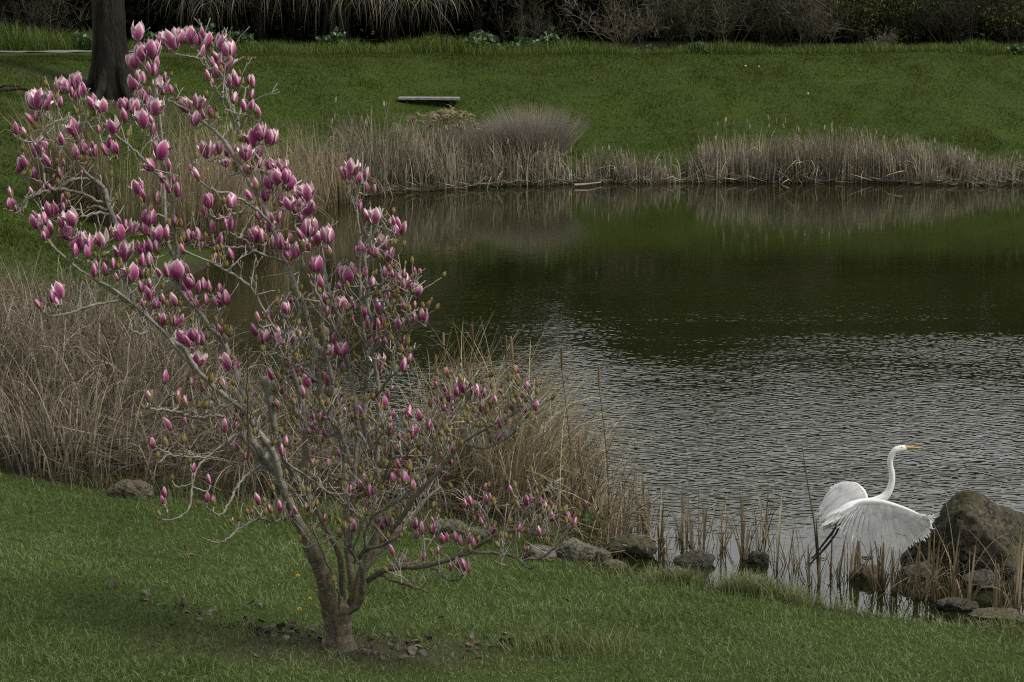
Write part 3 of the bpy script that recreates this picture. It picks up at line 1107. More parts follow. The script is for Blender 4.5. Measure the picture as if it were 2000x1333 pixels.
def near_bed():
    # the arching reeds at the water's edge to the right of the magnolia
    poly = [flat(a, b)[:2] for a, b in ((790, 985), (900, 1022), (1010, 1062), (1120, 1078), (1200, 1092), (1236, 1060), (1190, 1010), (1080, 975), (960, 930), (850, 905))]
    lo, hi = np.min(poly, 0), np.max(poly, 0)
    n = 8200
    x, y = RNG.uniform(lo[0], hi[0], n), RNG.uniform(lo[1], hi[1], n)
    k = inpoly(x, y, poly)
    x, y = x[k], y[k]
    c = fbm(x * 1.7, y * 1.7, 81)
    k = RNG.random(len(x)) < np.clip(0.2 + (c - 0.35) * 2.4, 0.15, 1)
    x, y = x[k], y[k]
    n = len(x)
    B = np.column_stack([x, y, np.maximum(height(x, y), -0.1)])
    px, py = px_of(B)
    L = prof(px, [(780, 1.4), (880, 1.8), (1000, 1.85), (1080, 1.65), (1150, 1.25), (1200, .9), (1240, .7)]) * RNG.uniform(0.45, 1.12, n)
    S = Strands()
    right = RNG.random(n) < 0.72
    az = np.where(right, RNG.normal(0.0, 0.7, n), RNG.uniform(0, 6.28, n))
    kk = np.where(RNG.random(n) < 0.2, RNG.uniform(0.2, 0.7, n), 2.0)
    S.add(B, az, RNG.uniform(-0.02, 0.28, n), RNG.uniform(0.2, 2.6, n), L, RNG.uniform(0.008, 0.017, n), 9, 2.4, kink=kk, kinkang=1.4, wob=0.06)
    m = 900
    j = RNG.integers(0, n, m)
    B2 = B[j] + np.column_stack([RNG.normal(0, .15, m), RNG.normal(-0.1, .15, m), RNG.uniform(0.02, 0.3, m)])
    S.add(B2, RNG.uniform(0, 6.28, m), RNG.uniform(1.0, 1.65, m), RNG.uniform(-0.6, 0.5, m), RNG.uniform(0.25, 0.8, m), RNG.uniform(0.006, 0.011, m), 5, 1.3, wob=0.1)
    tag(S.build("reed_bed", M['reed_near'], tuple(B.mean(0))), "tawny reeds arching over the water to the right of the magnolia", "reeds", kind="stuff")


near_bed()


def cattail(px, py, hl, bx, by, label):
    base = flat(bx, by)
    base[2] = max(hgt(base[0], base[1]), -0.1)
    Y = base[1]
    top = at(px, py - hl / 2, Y + RNG.uniform(-0.1, 0.1))
    bot = at(px + (bx - px) * 0.02 + (3 if hl > 44 else 0), py + hl / 2, Y)
    r = empty("cattail", base)
    tag(r, label, "cattail", "cattails with brown seed heads at the near reeds")
    mid = (base + bot) / 2 + np.array([RNG.normal(0, 0.03), 0, 0])
    T = Tubes()
    T.add(catmull([base, mid, bot], 5, False), np.linspace(0.006, 0.0038, 11), 6)
    T.build("stem", M['reed_near'], base, r)
    H = Tubes()
    t = np.linspace(0, 1, 11)
    H.add(bot[None] + (top - bot)[None] * t[:, None], 0.013 * np.clip(np.sin(np.pi * (0.06 + 0.88 * t)) ** 0.25, 0.2, 1), 9, lump=0.05)
    H.build("seed_head", M['cattail_head'], base, r)
    S = Strands()
    m = 5
    S.add(np.repeat(base[None], m, 0) + RNG.normal(0, .01, (m, 3)), RNG.uniform(0, 6.28, m), RNG.uniform(0, 0.15, m), RNG.uniform(0.2, 1.5, m), RNG.uniform(0.8, 1.5, m), RNG.uniform(0.008, 0.012, m), 8, 2.2)
    S.build("leaf", M['reed_near'], base, r)


for px, py, hl, bx, by, lab in (
        (921, 657, 46, 950, 1000, "tallest cattail with a fluffy tip at the upper left of the near reeds"),
        (988, 678, 44, 1010, 1020, "thin cattail head standing close beside a thicker tilted one"),
        (998, 683, 50, 1030, 1030, "thick cattail head leaning against the thin upright one"),
        (1097, 700, 44, 1115, 1045, "cattail standing alone over the water at the arching reeds"),
        (1170, 736, 44, 1188, 1055, "rightmost cattail of the near reeds, beside a tall bent blade"),
        (866, 663, 26, 890, 985, "slim pale cattail left of the tallest one"),
        (851, 712, 36, 870, 980, "lower brown cattail close to the magnolia buds"),
        (872, 736, 42, 885, 985, "dark cattail half sunk among the reeds beside the magnolia"),
        (913, 732, 46, 930, 1000, "cattail head tilted steeply above the single pink blossom"),
        (1132, 872, 40, 1140, 1052, "short pale cattail low in the near reeds")):
    cattail(px, py, hl, bx, by, lab)


# clumps standing in the shallows on the right: (px, py of base, stems, height m, spread m, arch, label)
CL = [
    (1292, 1078, 10, .42, .05, .7, "clump of dry reeds close behind the dark rounded rock"),
    (1262, 1052, 12, .55, .08, .8, "reed clump at the right end of the arching reed bed"),
    (1345, 1076, 11, .40, .05, .9, "reed clump standing in front of the long dark wet rock"),
    (1372, 1084, 9, .42, .04, .8, "straight reed clump at the right end of the long dark wet rock"),
    (1330, 1050, 8, .34, .05, .7, "small reed clump in the water behind the long dark wet rock"),
    (1410, 1068, 9, .38, .05, 1.3, "drooping reed clump in open water between two dark rocks"),
    (1452, 1092, 12, .46, .035, 1.0, "tight reed clump left of the small round dark rock"),
    (1488, 1080, 8, .52, .05, .9, "reeds rising behind the small round dark rock"),
    (1517, 1112, 6, .50, .02, .25, "pair of stiff upright brown stalks in open water"),
    (1548, 1106, 9, .30, .06, .9, "short leaning reeds left of the lone tall stalk"),
    (1592, 1142, 10, .32, .06, 1.0, "bunched broken reeds under the egret's trailing feet"),
    (1620, 1120, 4, .26, .02, .3, "few thin stalks standing below the egret's tail"),
    (1636, 1128, 4, .24, .02, .3, "stiff dark stalk pair below the egret's body"),
    (1657, 1130, 9, .28, .05, 1.3, "reed stump with splayed top below the egret"),
    (1681, 1122, 6, .24, .05, .9, "thin splayed reeds beside the brown drowned rock"),
    (1718, 1152, 16, .42, .045, .6, "thick reddish reed clump under the egret's hanging wing"),
    (1748, 1156, 12, .36, .06, .8, "reddish leaning reeds between the thick clump and the dark rock"),
    (1788, 1166, 12, .34, .07, 1.5, "arching reeds in front of the boulder's dark left face"),
    (1822, 1172, 12, .40, .07, 1.7, "bowed pale reeds in front of the boulder's middle"),
    (1868, 1178, 9, .52, .05, 1.2, "tall leaning reeds with long arched blades before the boulder"),
    (1892, 1176, 5, .34, .03, 1.0, "thin reed pair at the foot of the boulder"),
    (1952, 1190, 8, .34, .06, 1.8, "wide arching reeds over the dark pool by the boulder"),
    (1990, 1186, 12, .42, .06, 1.5, "arching reed clump in the corner of the dark pool"),
    (1228, 1040, 12, .50, .08, .8, "upright reeds behind the dark rounded rock"),
    (1310, 1100, 6, .22, .04, .8, "short reed stubble between the pale bank stone and the water"),
]


def clump(px, py, n, h, sp, arch, label):
    b = flat(px, py)
    b[2] = max(hgt(b[0], b[1]), -0.15)
    n = int(n * 2.2)
    B = np.repeat(b[None], n, 0)
    B[:, :2] += RNG.normal(0, sp * 0.6, (n, 2))
    L = (h * 1.32 + 0.06 - b[2] * 0.6) * RNG.uniform(0.5, 1.15, n)
    az = RNG.uniform(0, 6.28, n)
    S = Strands()
    kk = np.where(RNG.random(n) < 0.25, RNG.uniform(0.4, 0.8, n), 2.0)
    S.add(B, az, RNG.uniform(0, 0.38, n), RNG.uniform(0.1, 1.15, n) * arch * 1.5, L * (1 + 0.35 * arch * RNG.random(n)), RNG.uniform(0.006, 0.012, n), 8, 2.2, kink=kk, kinkang=1.6, wob=0.05)
    m = max(2, n // 4)
    S.add(b[None] + RNG.normal(0, 1, (m, 3)) * np.array([sp * .5, sp * .5, 0]), RNG.uniform(0, 6.28, m), RNG.uniform(0, .08, m), RNG.uniform(0, .12, m), L[:m] * 1.05, RNG.uniform(0.016, 0.026, m), 4, 1.5, wpow=7)
    tag(S.build("reed_clump", M['reed_wet'], tuple(b)), label, "reeds", "reed clumps in the shallows")


for c in CL:
    clump(*c)


def lone_stalk():
    b = flat(1601, 1136)
    b[2] = -0.12
    T = Tubes()
    pts = [b, at(1592, 1040, b[1]), at(1580, 960, b[1]), at(1566, 868, b[1])]
    T.add(catmull(pts, 6, False), np.linspace(0.010, 0.003, 19), 6, lump=0.05)
    T.add(catmull([at(1581, 965, b[1]), at(1575, 930, b[1]), at(1557, 870, b[1])], 4, False), np.linspace(0.003, 0.0015, 9), 5)
    T.add(catmull([b + np.array([.012, 0, 0]), at(1594, 1015, b[1])], 4, False), np.linspace(0.012, 0.006, 5), 6)
    tag(T.build("reed_stalk", M['reed_near'], tuple(b)), "lone tall bare reed stalk rising left of the egret", "reed")


lone_stalk()


def fine_clump(px, py, w, h, n, label, name="grass_clump", plumes=0):
    c = hit(px, py)
    r = empty(name, c)
    tag(r, label, "ornamental grass")
    ang = RNG.uniform(0, 6.28, n)
    rad = np.sqrt(RNG.random(n)) * w * 0.34
    B = np.column_stack([c[0] + np.cos(ang) * rad, c[1] + np.sin(ang) * rad * 0.8, np.full(n, c[2] - 0.02)])
    S = Strands()
    S.add(B, ang + RNG.normal(0, 0.5, n), np.clip(rad / (w * 0.5) * 0.85 + RNG.normal(0, 0.12, n), 0, 1.2), RNG.uniform(-0.1, 0.5, n), h * RNG.uniform(0.6, 1.08, n), RNG.uniform(0.007, 0.012, n), 5, 1.6, wob=0.05)
    S.build("blades", M['fine_grass'], tuple(c), r)
    if plumes:
        P = Strands()
        m = plumes
        a = RNG.normal(math.pi, 0.8, m)
        xo = np.clip(RNG.normal(-0.25, 0.27, m), -0.8, 0.4)
        T0 = np.column_stack([c[0] + xo * w, c[1] + RNG.normal(0, 0.3, m), c[2] + h * (1.08 - 0.7 * (xo + .2) ** 2 - np.abs(RNG.normal(0, 0.2, m)))])
        for _ in range(26):
            q = T0 + RNG.normal(0, 0.03, (m, 3))
            P.add(q, a + RNG.normal(0, 0.5, m), RNG.uniform(0.2, 1.0, m), RNG.uniform(1.0, 2.4, m), RNG.uniform(0.12, 0.26, m), RNG.uniform(0.012, 0.022, m), 4, 1.0)
        B0 = np.column_stack([c[0] + RNG.uniform(-0.4, 0.2, m) * w, np.full(m, c[1]), np.full(m, c[2])])
        v = T0 - B0
        P.add(B0, np.arctan2(v[:, 1], v[:, 0]), np.arctan2(np.hypot(v[:, 0], v[:, 1]), v[:, 2]), np.zeros(m), np.linalg.norm(v, axis=1), np.full(m, 0.008), 3, wpow=6)
        P.build("plumes", M['plume'], tuple(c), r)


fine_clump(1042, 320, 1.75, 1.7, 3600, "large rounded clump of fine grey grass on the far bank")
fine_clump(905, 322, 2.1, 1.3, 3400, "clump of fine grass topped with tan drooping plumes below the bench", "plume_grass", 75)
fine_clump(968, 318, 1.3, 1.3, 1500, "narrow fine grey grass clump between the plumed and the rounded one")


# ------------------------------------------------------------------ rocks
def rock_mesh(sx, sy, sz, seed, sub=4, nplanes=9, rough=0.10, sharp=9.0):
    import bmesh
    rs = np.random.default_rng(seed)
    bm = bmesh.new()
    bmesh.ops.create_icosphere(bm, subdivisions=sub, radius=1.0)
    D = np.array([v.co[:] for v in bm.verts])
    Fc = np.array([[v.index for v in f.verts] for f in bm.faces])
    bm.free()
    nrm = rs.normal(0, 1, (nplanes, 3))
    nrm /= np.linalg.norm(nrm, axis=1)[:, None]
    off = rs.uniform(0.66, 1.0, nplanes)
    q = np.maximum(D @ nrm.T, 1e-3) / off
    rad = 1.0 / (((q ** sharp).sum(1) + 0.9) ** (1 / sharp))
    V = D * rad[:, None]
    V *= np.array([sx, sy, sz])
    s = (sx * sy * sz) ** (1 / 3)
    nz = np.array([mnoise.fractal(Vector(v / s * 1.6 + seed), 0.8, 2.1, 6) - 0.35 * math.exp(-20 * np.diff(mnoise.voronoi(Vector(v / s * 2.0 + seed))[0][:2])[0]) for v in V])
    V += D * (nz * rough * s)[:, None]
    return V, Fc


def rock(px, py, w, h, mat, label, seed, flatness=0.8, sink=0.35, group=None, onland=False, yscale=0.75, tilt=0.0):
    """px,py = where the visible foot of the rock meets ground or water; w,h visible pixels"""
    c = hit(px, py) if onland else flat(px, py)
    zz = max(hgt(c[0], c[1]), 0.0)
    s = c[1] / F
    if 1180 <= px < 1790:
        w, h = w * 0.9, h * 0.8
    W, H = w * s * 0.5, h * s
    sz = H / (2 - 2 * sink) * 1.08
    V, Fc = rock_mesh(W * 1.12, W * yscale, sz * 1.15, seed, 5, 13, 0.16, 18.0)
    if tilt:
        ca, sa = math.cos(tilt), math.sin(tilt)
        V = np.column_stack([V[:, 0] * ca + V[:, 2] * sa, V[:, 1], -V[:, 0] * sa + V[:, 2] * ca])
    loc = (c[0], c[1] + W * yscale * 0.6, zz + sz * (1 - 2 * sink) * 0.9)
    o = link("rock", np_mesh("rock", V, Fc, mat, smooth_=True), loc)
    tag(o, label, "rock", group or "rocks along the near waterline")


RK = [
    (1236, 1091, 104, 42, 'rock_wet', "dark rounded rock beside the pale flat stone at the waterline", 5),
    (1198, 1110, 58, 17, 'rock_pale', "small pale flat stone in front of the dark rounded rock", 6),
    (1128, 1098, 104, 34, 'rock_pale', "broad grey slab at the grass edge below the magnolia's low branch tip", 17),
    (1052, 1098, 66, 26, 'rock_pale', "grey stone left of the broad grey slab", 8),
    (1170, 1102, 50, 22, 'rock_brown', "brown stone under the leafy red-stemmed plant", 9),
    (880, 1048, 76, 24, 'rock_pale', "flat pale stone behind the row of buds on the low branch", 10),
    (935, 1056, 64, 20, 'rock_pale', "flat pale stone to the right of another under the low branch", 11),
    (255, 976, 90, 28, 'rock_brown', "brown rock at the foot of the left reed thicket", 12),
    (1362, 1107, 92, 28, 'rock_wet', "long low dark wet rock standing in the shallows", 13),
    (1480, 1101, 46, 30, 'rock_wet', "small round dark rock in the shallows between reed clumps", 14),
    (1322, 1131, 66, 22, 'rock_pale', "pale stone set in the grass lip by the shallows", 15),
    (1700, 1134, 76, 34, 'rock_brown', "brown drowned rock under the egret's wing", 16),
    (1800, 1140, 84, 40, 'rock_wet', "dark rock lying against the left foot of the boulder", 18),
    (1872, 1198, 80, 20, 'rock_wet', "mossy low stone at the grass lip below the boulder", 19),
    (1945, 1208, 100, 10, 'rock_brown', "long flat stone at the lip of the dark pool", 20),
    (1990, 1220, 60, 12, 'rock_brown', "brown stone in the lower corner of the dark pool", 21),
    (1920, 1150, 80, 28, 'rock_wet', "flat wet rock at the foot of the boulder's front", 22),
]
for px, py, w, h, mt, lab, sd in RK:
    rock(px, py, w, h, M[mt], lab, sd, onland=(px < 1180 or py > 1195))


def boulder():
    # outline of the big boulder: steep left face, peak, long back falling to the right
    Y = 17.55
    c = at(1900, 1135, Y)
    import bmesh
    bm = bmesh.new()
    bmesh.ops.create_icosphere(bm, subdivisions=6, radius=1.0)
    D = np.array([v.co[:] for v in bm.verts])
    Fc = np.array([[v.index for v in f.verts] for f in bm.faces])
    bm.free()
    cen = np.array([0.0, 0.0, 0.18])
    # planes (normal, distance from centre)
    P = [((-0.55, -0.80, 0.20), .40), ((-0.95, -0.1, -0.10), .58), ((-0.72, 0.15, 0.66), .47), ((0.50, -0.36, 0.78), .45), ((0.30, 0.45, 0.84), .56),
         ((0.2, 0.95, 0.2), .5), ((-0.5, 0.8, 0.3), .52), ((1, 0, 0.1), 1.1), ((0, 0, -1), .55), ((0.32, -0.93, 0.12), .60), ((-0.12, -0.2, 1), .585)]
    nr = np.array([p[0] for p in P], float)
    nr /= np.linalg.norm(nr, axis=1)[:, None]
    of = np.array([p[1] for p in P])
    q = np.maximum(D @ nr.T, 1e-4) / of
    rad = 1.0 / ((q ** 60).sum(1) ** (1 / 60))
    V = D * rad[:, None]
    out = []
    for v in V:
        a = mnoise.fractal(Vector(v * 2.2 + np.array([3.1, 1.7, 8.2])), 0.8, 2.0, 3)
        b = mnoise.fractal(Vector(v * 8 + np.array([1.1, 5.7, 2.2])), 0.7, 2.1, 5)
        rdg = mnoise.ridged_multi_fractal(Vector(v * 3.0 + np.array([7.0, 2.0, 1.0])), 0.9, 2.0, 4, 0.9, 1.6)
        fd = mnoise.voronoi(Vector(v * 2.6 + np.array([4.0, 9.0, 2.0]) + 0.25 * a))[0]
        fe = mnoise.voronoi(Vector(v * 6.5 + np.array([1.0, 3.0, 7.0]) + 0.4 * b))[0]
        out.append(a * 0.022 + b * 0.03 - (rdg - 0.8) * 0.03 - 0.045 * math.exp(-(fd[1] - fd[0]) * 26) - 0.012 * math.exp(-(fe[1] - fe[0]) * 22))
    V = V + D * np.array(out)[:, None]
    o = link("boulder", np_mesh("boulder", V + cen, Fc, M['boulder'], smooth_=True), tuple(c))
    tag(o, "big mossy boulder with a peaked top at the water's edge", "boulder")


boulder()


# bird droppings streak is part of the boulder's weathering; floating bits on the water
def floaters():
    for px, py, w, lab in ((1695, 1090, 26, "dark leaf-strewn floating stick right of the egret's legs"), (1608, 1092, 16, "tiny dark floating stick by the tall stalk")):
        b = flat(px, py)
        T = Tubes()
        s = b[1] / F * w * 0.5
        T.add(catmull([b + np.array([-s, 0.02, 0.005]), b + np.array([0, -.02, 0.012]), b + np.array([s, 0.03, 0.004])], 4, False), np.array([.3, .6, .8, 1, 1, .9, .8, .5, .25]) * s * 0.14, 6, lump=0.15)
        tag(T.build("floating_stick", M['dark_stem'], tuple(b)), lab, "stick")
    b = flat(1147, 359.5)
    T = Tubes()
    T.add(catmull([flat(1122, 362.5, 0.05), flat(1148, 360, 0.07), flat(1173, 356.5, 0.06)], 4, False), np.linspace(.035, .022, 9), 6, lump=0.15)
    tag(T.build("driftwood", M['drift'], tuple(b)), "pale weathered log lying at the far waterline", "log")


floaters()


# ------------------------------------------------------------------ bench on the far lawn
def box(me_list, c, s, rot=0.0, bev=0.012):
    import bmesh
    bm = bmesh.new()
    bmesh.ops.create_cube(bm, size=1.0)
    for v in bm.verts:
        v.co = Vector((v.co.x * s[0], v.co.y * s[1], v.co.z * s[2]))
    bmesh.ops.bevel(bm, geom=bm.edges[:], offset=bev, segments=1, affect='EDGES')
    bmesh.ops.rotate(bm, verts=bm.verts, cent=(0, 0, 0), matrix=Matrix.Rotation(rot, 3, 'Z'))
    bmesh.ops.translate(bm, verts=bm.verts, vec=c)
    bm.verts.ensure_lookup_table()
    V = np.array([v.co[:] for v in bm.verts])
    Fs = [[v.index for v in f.verts] for f in bm.faces]
    bm.free()
    return V, Fs


def poly_mesh(name, V, Fs, mat):
    me = bpy.data.meshes.new(name)
    me.from_pydata([tuple(v) for v in V], [], Fs)
    me.materials.append(mat)
    return me


def bench():
    c = hit(838, 200)
    s = c[1] / F
    zt = at(838, 190, c[1])[2]
    r = empty("bench", c)
    r.rotation_euler = (0, R(0.2), R(-1))
    tag(r, "low backless wooden bench alone on the far lawn", "bench")
    W = 118 * s
    H = zt - c[2]
    for dy in (-0.13, 0.13):
        V, Fs = box(None, (0, dy, H - 0.04), (W, 0.235, 0.08))
        link("seat_plank", poly_mesh("seat_plank", V, Fs, M['bench_wood']), (0, 0, 0), r)
    for dx in (-0.36, 0.36):
        V, Fs = box(None, (dx * W, 0, (H - 0.085) / 2 - 0.1), (0.09, 0.36, H + 0.1))
        link("leg", poly_mesh("leg", V, Fs, M['bench_leg']), (0, 0, 0), r)


bench()


# ------------------------------------------------------------------ fallen leaves, dandelions
def leaf_mesh(seed):
    rs = np.random.default_rng(seed)
    n, m = 7, 5
    V = []
    curl = rs.uniform(0.6, 2.6)
    lcurl = rs.uniform(-1.6, 1.6)
    for i in range(n):
        t = i / (n - 1)
        w = 0.34 * math.sin(math.pi * (0.06 + 0.9 * t)) ** 0.8
        a = lcurl * (t - 0.5)
        cx, cz = math.sin(a) / max(abs(lcurl), .2) if abs(lcurl) > .2 else t - 0.5, (1 - math.cos(a)) / max(abs(lcurl), .2) * np.sign(lcurl)
        for j in range(m):
            u = j / (m - 1) * 2 - 1
            b = u * curl * 0.5
            V.append((cx, w * math.sin(b) / (curl * 0.5), cz + w * (1 - math.cos(b)) / (curl * 0.5) + rs.normal(0, .012)))
    V = np.array(V)
    i = (np.arange(n - 1)[:, None] * m + np.arange(m - 1)[None]).ravel()
    return V, np.stack([i, i + 1, i + m + 1, i + m], 1)


def litter():
    meshes = [np_mesh("fallen_leaf", *leaf_mesh(s), M['leaf_dry'], smooth_=True) for s in range(8)]
    rust = [np_mesh("fallen_leaf", *leaf_mesh(40 + s), M['leaf_rust'], smooth_=True) for s in range(3)]
    spots = []
    for k in range(62):
        t = RNG.random()
        spots.append((265 + 280 * t + RNG.normal(0, 16), 1170 + 78 * t + RNG.normal(0, 6) + (RNG.normal(4, 22) if RNG.random() < .3 else 0), 'L'))
    for k in range(28):
        spots.append((RNG.uniform(520, 632), RNG.uniform(1222, 1262), 'T'))
    for k in range(54):
        spots.append((RNG.uniform(700, 1000), RNG.normal(1280, 9) - abs(RNG.normal(0, 24)) * (RNG.random() < .6), 'R'))
    spots += [(490, 1183, 'X'), (505, 1186, 'X'), (220, 1152, 'Y'), (362, 1072, 'Y'), (372, 1092, 'Y'), (1070, 1256, 'Z'), (1045, 1262, 'Z'), (1105, 1178, 'W'), (1130, 1178, 'W'), (1690, 1305, 'V')]
    labs = {'L': "curled grey dead leaf in the trail of leaves left of the trunk", 'T': "dead grey leaf in the patch touching the magnolia's trunk", 'R': "dead leaf in the drift of leaves right of the trunk",
            'X': "large curled brown leaf above the left trail of dead leaves", 'Y': "stray brown leaf lying alone in the open left lawn", 'Z': "pale curled leaf upright in the grass right of the leaf drift",
            'W': "pale flat leaf on the lawn under the low branch", 'V': "small white leaf fragment in the lower right lawn"}
    grps = {'L': "dead leaves in the left trail", 'T': "dead leaves touching the trunk", 'R': "dead leaves in the right drift", 'X': "curled leaves above the left trail", 'Y': "stray leaves in the left lawn",
            'Z': "curled leaves right of the drift", 'W': "flat leaves under the low branch", 'V': "leaf fragments in the right lawn"}
    for px, py, key in spots:
        p = hit(px, py)
        d = RNG.random()
        me = rust[RNG.integers(0, 3)] if (d < 0.04 or (key == 'Y' and px > 300)) else meshes[RNG.integers(0, 8)]
        o = link("fallen_leaf", me, (p[0], p[1], p[2] + RNG.uniform(0.012, 0.035)))
        s = RNG.uniform(0.04, 0.095) * (1.35 if key in 'XZ' else 1) * (0.5 if key == 'V' else 1)
        o.scale = (s, s, s)
        o.rotation_euler = (RNG.normal(0, 0.6), RNG.normal(0, 0.6), RNG.uniform(0, 6.28))
        tag(o, labs[key], "leaf", grps[key])


litter()


def dandelions():
    for px, py, lab in ((585, 1208, "orange-yellow dandelion flower just left of the trunk"), (582, 1142, "pale yellow dandelion higher up the lawn left of the trunk"), (606, 1188, "small yellow dandelion close to the trunk")):
        p = hit(px, py)
        r = empty("dandelion", p)
        tag(r, lab, "flower", "dandelions beside the trunk")
        S = Strands()
        m = 46
        S.add(np.repeat((p + np.array([0, 0, 0.07]))[None], m, 0), RNG.uniform(0, 6.28, m), RNG.uniform(0.1, 1.5, m), RNG.uniform(0, 0.4, m), RNG.uniform(0.014, 0.024, m), np.full(m, 0.006), 2, 1, wpow=5)
        S.build("flower_head", M['dandelion'], tuple(p), r)
        T = Tubes()
        T.add([p, p + np.array([0.003, 0, 0.04]), p + np.array([0, 0, 0.072])], 0.0018, 5)
        T.build("stem", M['weed'], tuple(p), r)


dandelions()

# ------------------------------------------------------------------ woods behind the lawn
def crown_points(c, rx, ry, rz, n, rng=RNG, hollow=0.0, lumps=7):
    """clumpy leaf positions through an uneven crown"""
    cc = rng.normal(0, 1, (lumps, 3))
    cc /= np.linalg.norm(cc, axis=1)[:, None]
    cc *= rng.uniform(0.25, 0.75, lumps)[:, None]
    k = rng.integers(0, lumps, n)
    d = rng.normal(0, 1, (n, 3))
    d /= np.linalg.norm(d, axis=1)[:, None]
    r = rng.random(n) ** 0.5 * rng.uniform(0.35, 0.55, lumps)[k]
    P = cc[k] + d * r[:, None]
    return np.asarray(c)[None] + P * np.array([rx, ry, rz])


def evergreen(px, Y, base_z, top_z, r, n, label, low=None, leaf=0.17, mat='evergreen', name="evergreen_tree"):
    x = (px - 1000) / F * Y
    g = hgt(x, Y)
    root = empty(name, (x, Y, g))
    tag(root, label, "tree", "trees of the dark woods")
    T = Tubes()
    T.add(catmull([(x, Y, g - 0.3), (x + RNG.normal(0, .2), Y, (g + top_z) / 2), (x, Y, top_z - 1.0)], 6, False), np.linspace(0.22, 0.05, 13), 8, lump=0.06)
    for k in range(5):
        a = RNG.uniform(0, 6.28)
        z0 = base_z + RNG.uniform(0, 0.5) * (top_z - base_z)
        T.add(catmull([(x, Y, z0 - 0.6), (x + math.cos(a) * r * .4, Y + math.sin(a) * r * .4, z0), (x + math.cos(a) * r * .8, Y + math.sin(a) * r * .8, z0 + 0.8)], 4, False), np.linspace(0.09, 0.02, 9), 6)
    T.build("trunk", M['wood_bark'], (x, Y, g), root)
    cz = (base_z + top_z) / 2
    P = crown_points((x, Y, cz), r * 1.25, r * 1.1, (top_z - base_z) * 0.62, n, lumps=14)
    P = P[P[:, 2] > base_z - 0.7]
    leaf_cloud(P, leaf, M[mat], "crown", (x, Y, g), root, aspect=0.75)


def shrub(px, Y, w, h, n, label, stems=40, leaf=0.0, nleaf=0, lmat='evergreen', smat='brush', name="bare_shrub", seed=0, wid=0.02, droop=0.0, cat="shrub", zoff=0.0):
    """twiggy shrub: stems fan up and fork into finer and finer twigs"""
    rng = np.random.default_rng(100 + seed)
    x = (px - 1000) / F * Y
    g = hgt(x, Y)
    root = empty(name, (x, Y, g))
    tag(root, label, cat, "shrubs at the foot of the woods")
    S = Strands()
    a = rng.uniform(0, 6.28, stems)
    B = np.column_stack([x + rng.normal(0, w * .12, stems), Y + rng.normal(0, w * .08, stems), np.full(stems, g - 0.05 + zoff)])
    L = h * rng.uniform(0.5, 1.1, stems)
    S.add(B, a, rng.uniform(0.05, 0.75, stems) * min(1.2, w / h), rng.uniform(-0.2, 0.7 + droop, stems), L, np.full(stems, wid * 2), 7, 1.4, wob=0.25, rng=rng)
    V0 = S.V[-1].reshape(stems, 8, 2, 3).mean(2)
    cur, cl = V0, L
    for lev in range(2):
        m = n if lev == 0 else n * 2
        i = rng.integers(0, len(cur), m)
        j = rng.integers(2 if lev == 0 else 1, cur.shape[1], m)
        base = cur[i, j]
        L2 = cl[i] * rng.uniform(0.2, 0.5, m)
        k = len(S.V)
        ns = 5
        S.add(base, rng.uniform(0, 6.28, m), rng.uniform(0.2, 1.3, m), rng.uniform(-0.6, 0.9 + droop, m), L2, np.full(m, wid * (1.0 if lev == 0 else 0.6)), ns, 1.2, wob=0.3, rng=rng)
        cur = S.V[k].reshape(m, ns + 1, 2, 3).mean(2)
        cl = L2
    S.build("twigs", M[smat], (x, Y, g), root)
    if nleaf:
        i = rng.integers(0, len(cur), nleaf)
        j = rng.integers(1, cur.shape[1], nleaf)
        leaf_cloud(cur[i, j] + rng.normal(0, 0.08, (nleaf, 3)), leaf, M[lmat], "foliage", (x, Y, g), root, rng=rng)


# crowns that roof the strip of shade seen under them; the lower tree near px 1075 leaves a window of sky for the pond
EV = [
    (-260, 75, 5.6, 15.0, 4.6, "dark evergreen at the far left end of the woods"),
    (20, 76, 5.4, 15.5, 4.6, "dark evergreen behind the path left of the willow trunk"),
    (270, 77, 5.4, 15.5, 4.6, "dark evergreen right behind the willow trunk"),
    (520, 76, 5.4, 15.0, 4.4, "dark evergreen behind the middle of the hanging willow strands"),
    (770, 75, 5.4, 14.0, 4.2, "dark evergreen behind the right end of the willow strands"),
    (935, 75, 5.2, 13.0, 2.5, "dark evergreen above the leafy mallow plants"),
    (1080, 74, 4.4, 7.4, 2.0, "low dark evergreen filling the gap above the lawn crest"),
    (1225, 75, 5.2, 12.0, 2.7, "dark evergreen behind the pale arching bare shrub"),
    (1300, 76.5, 5.2, 12.6, 2.6, "slender dark evergreen between the arching shrub and the grey thicket"),
    (1420, 76, 5.2, 13.0, 4.0, "dark evergreen behind the grey thorny thicket"),
    (1650, 76, 5.2, 12.8, 4.2, "dark evergreen behind the yellow-green bush"),
    (1880, 76, 5.2, 12.2, 4.2, "dark evergreen behind the grey twig thicket in the upper right"),
    (2130, 76, 5.2, 12.0, 4.5, "dark evergreen at the right end of the woods"),
]
for k, (px, Y, b, t, r, lab) in enumerate(EV):
    evergreen(px, Y, b, t, r, int(2600 * r), lab, leaf=0.30)
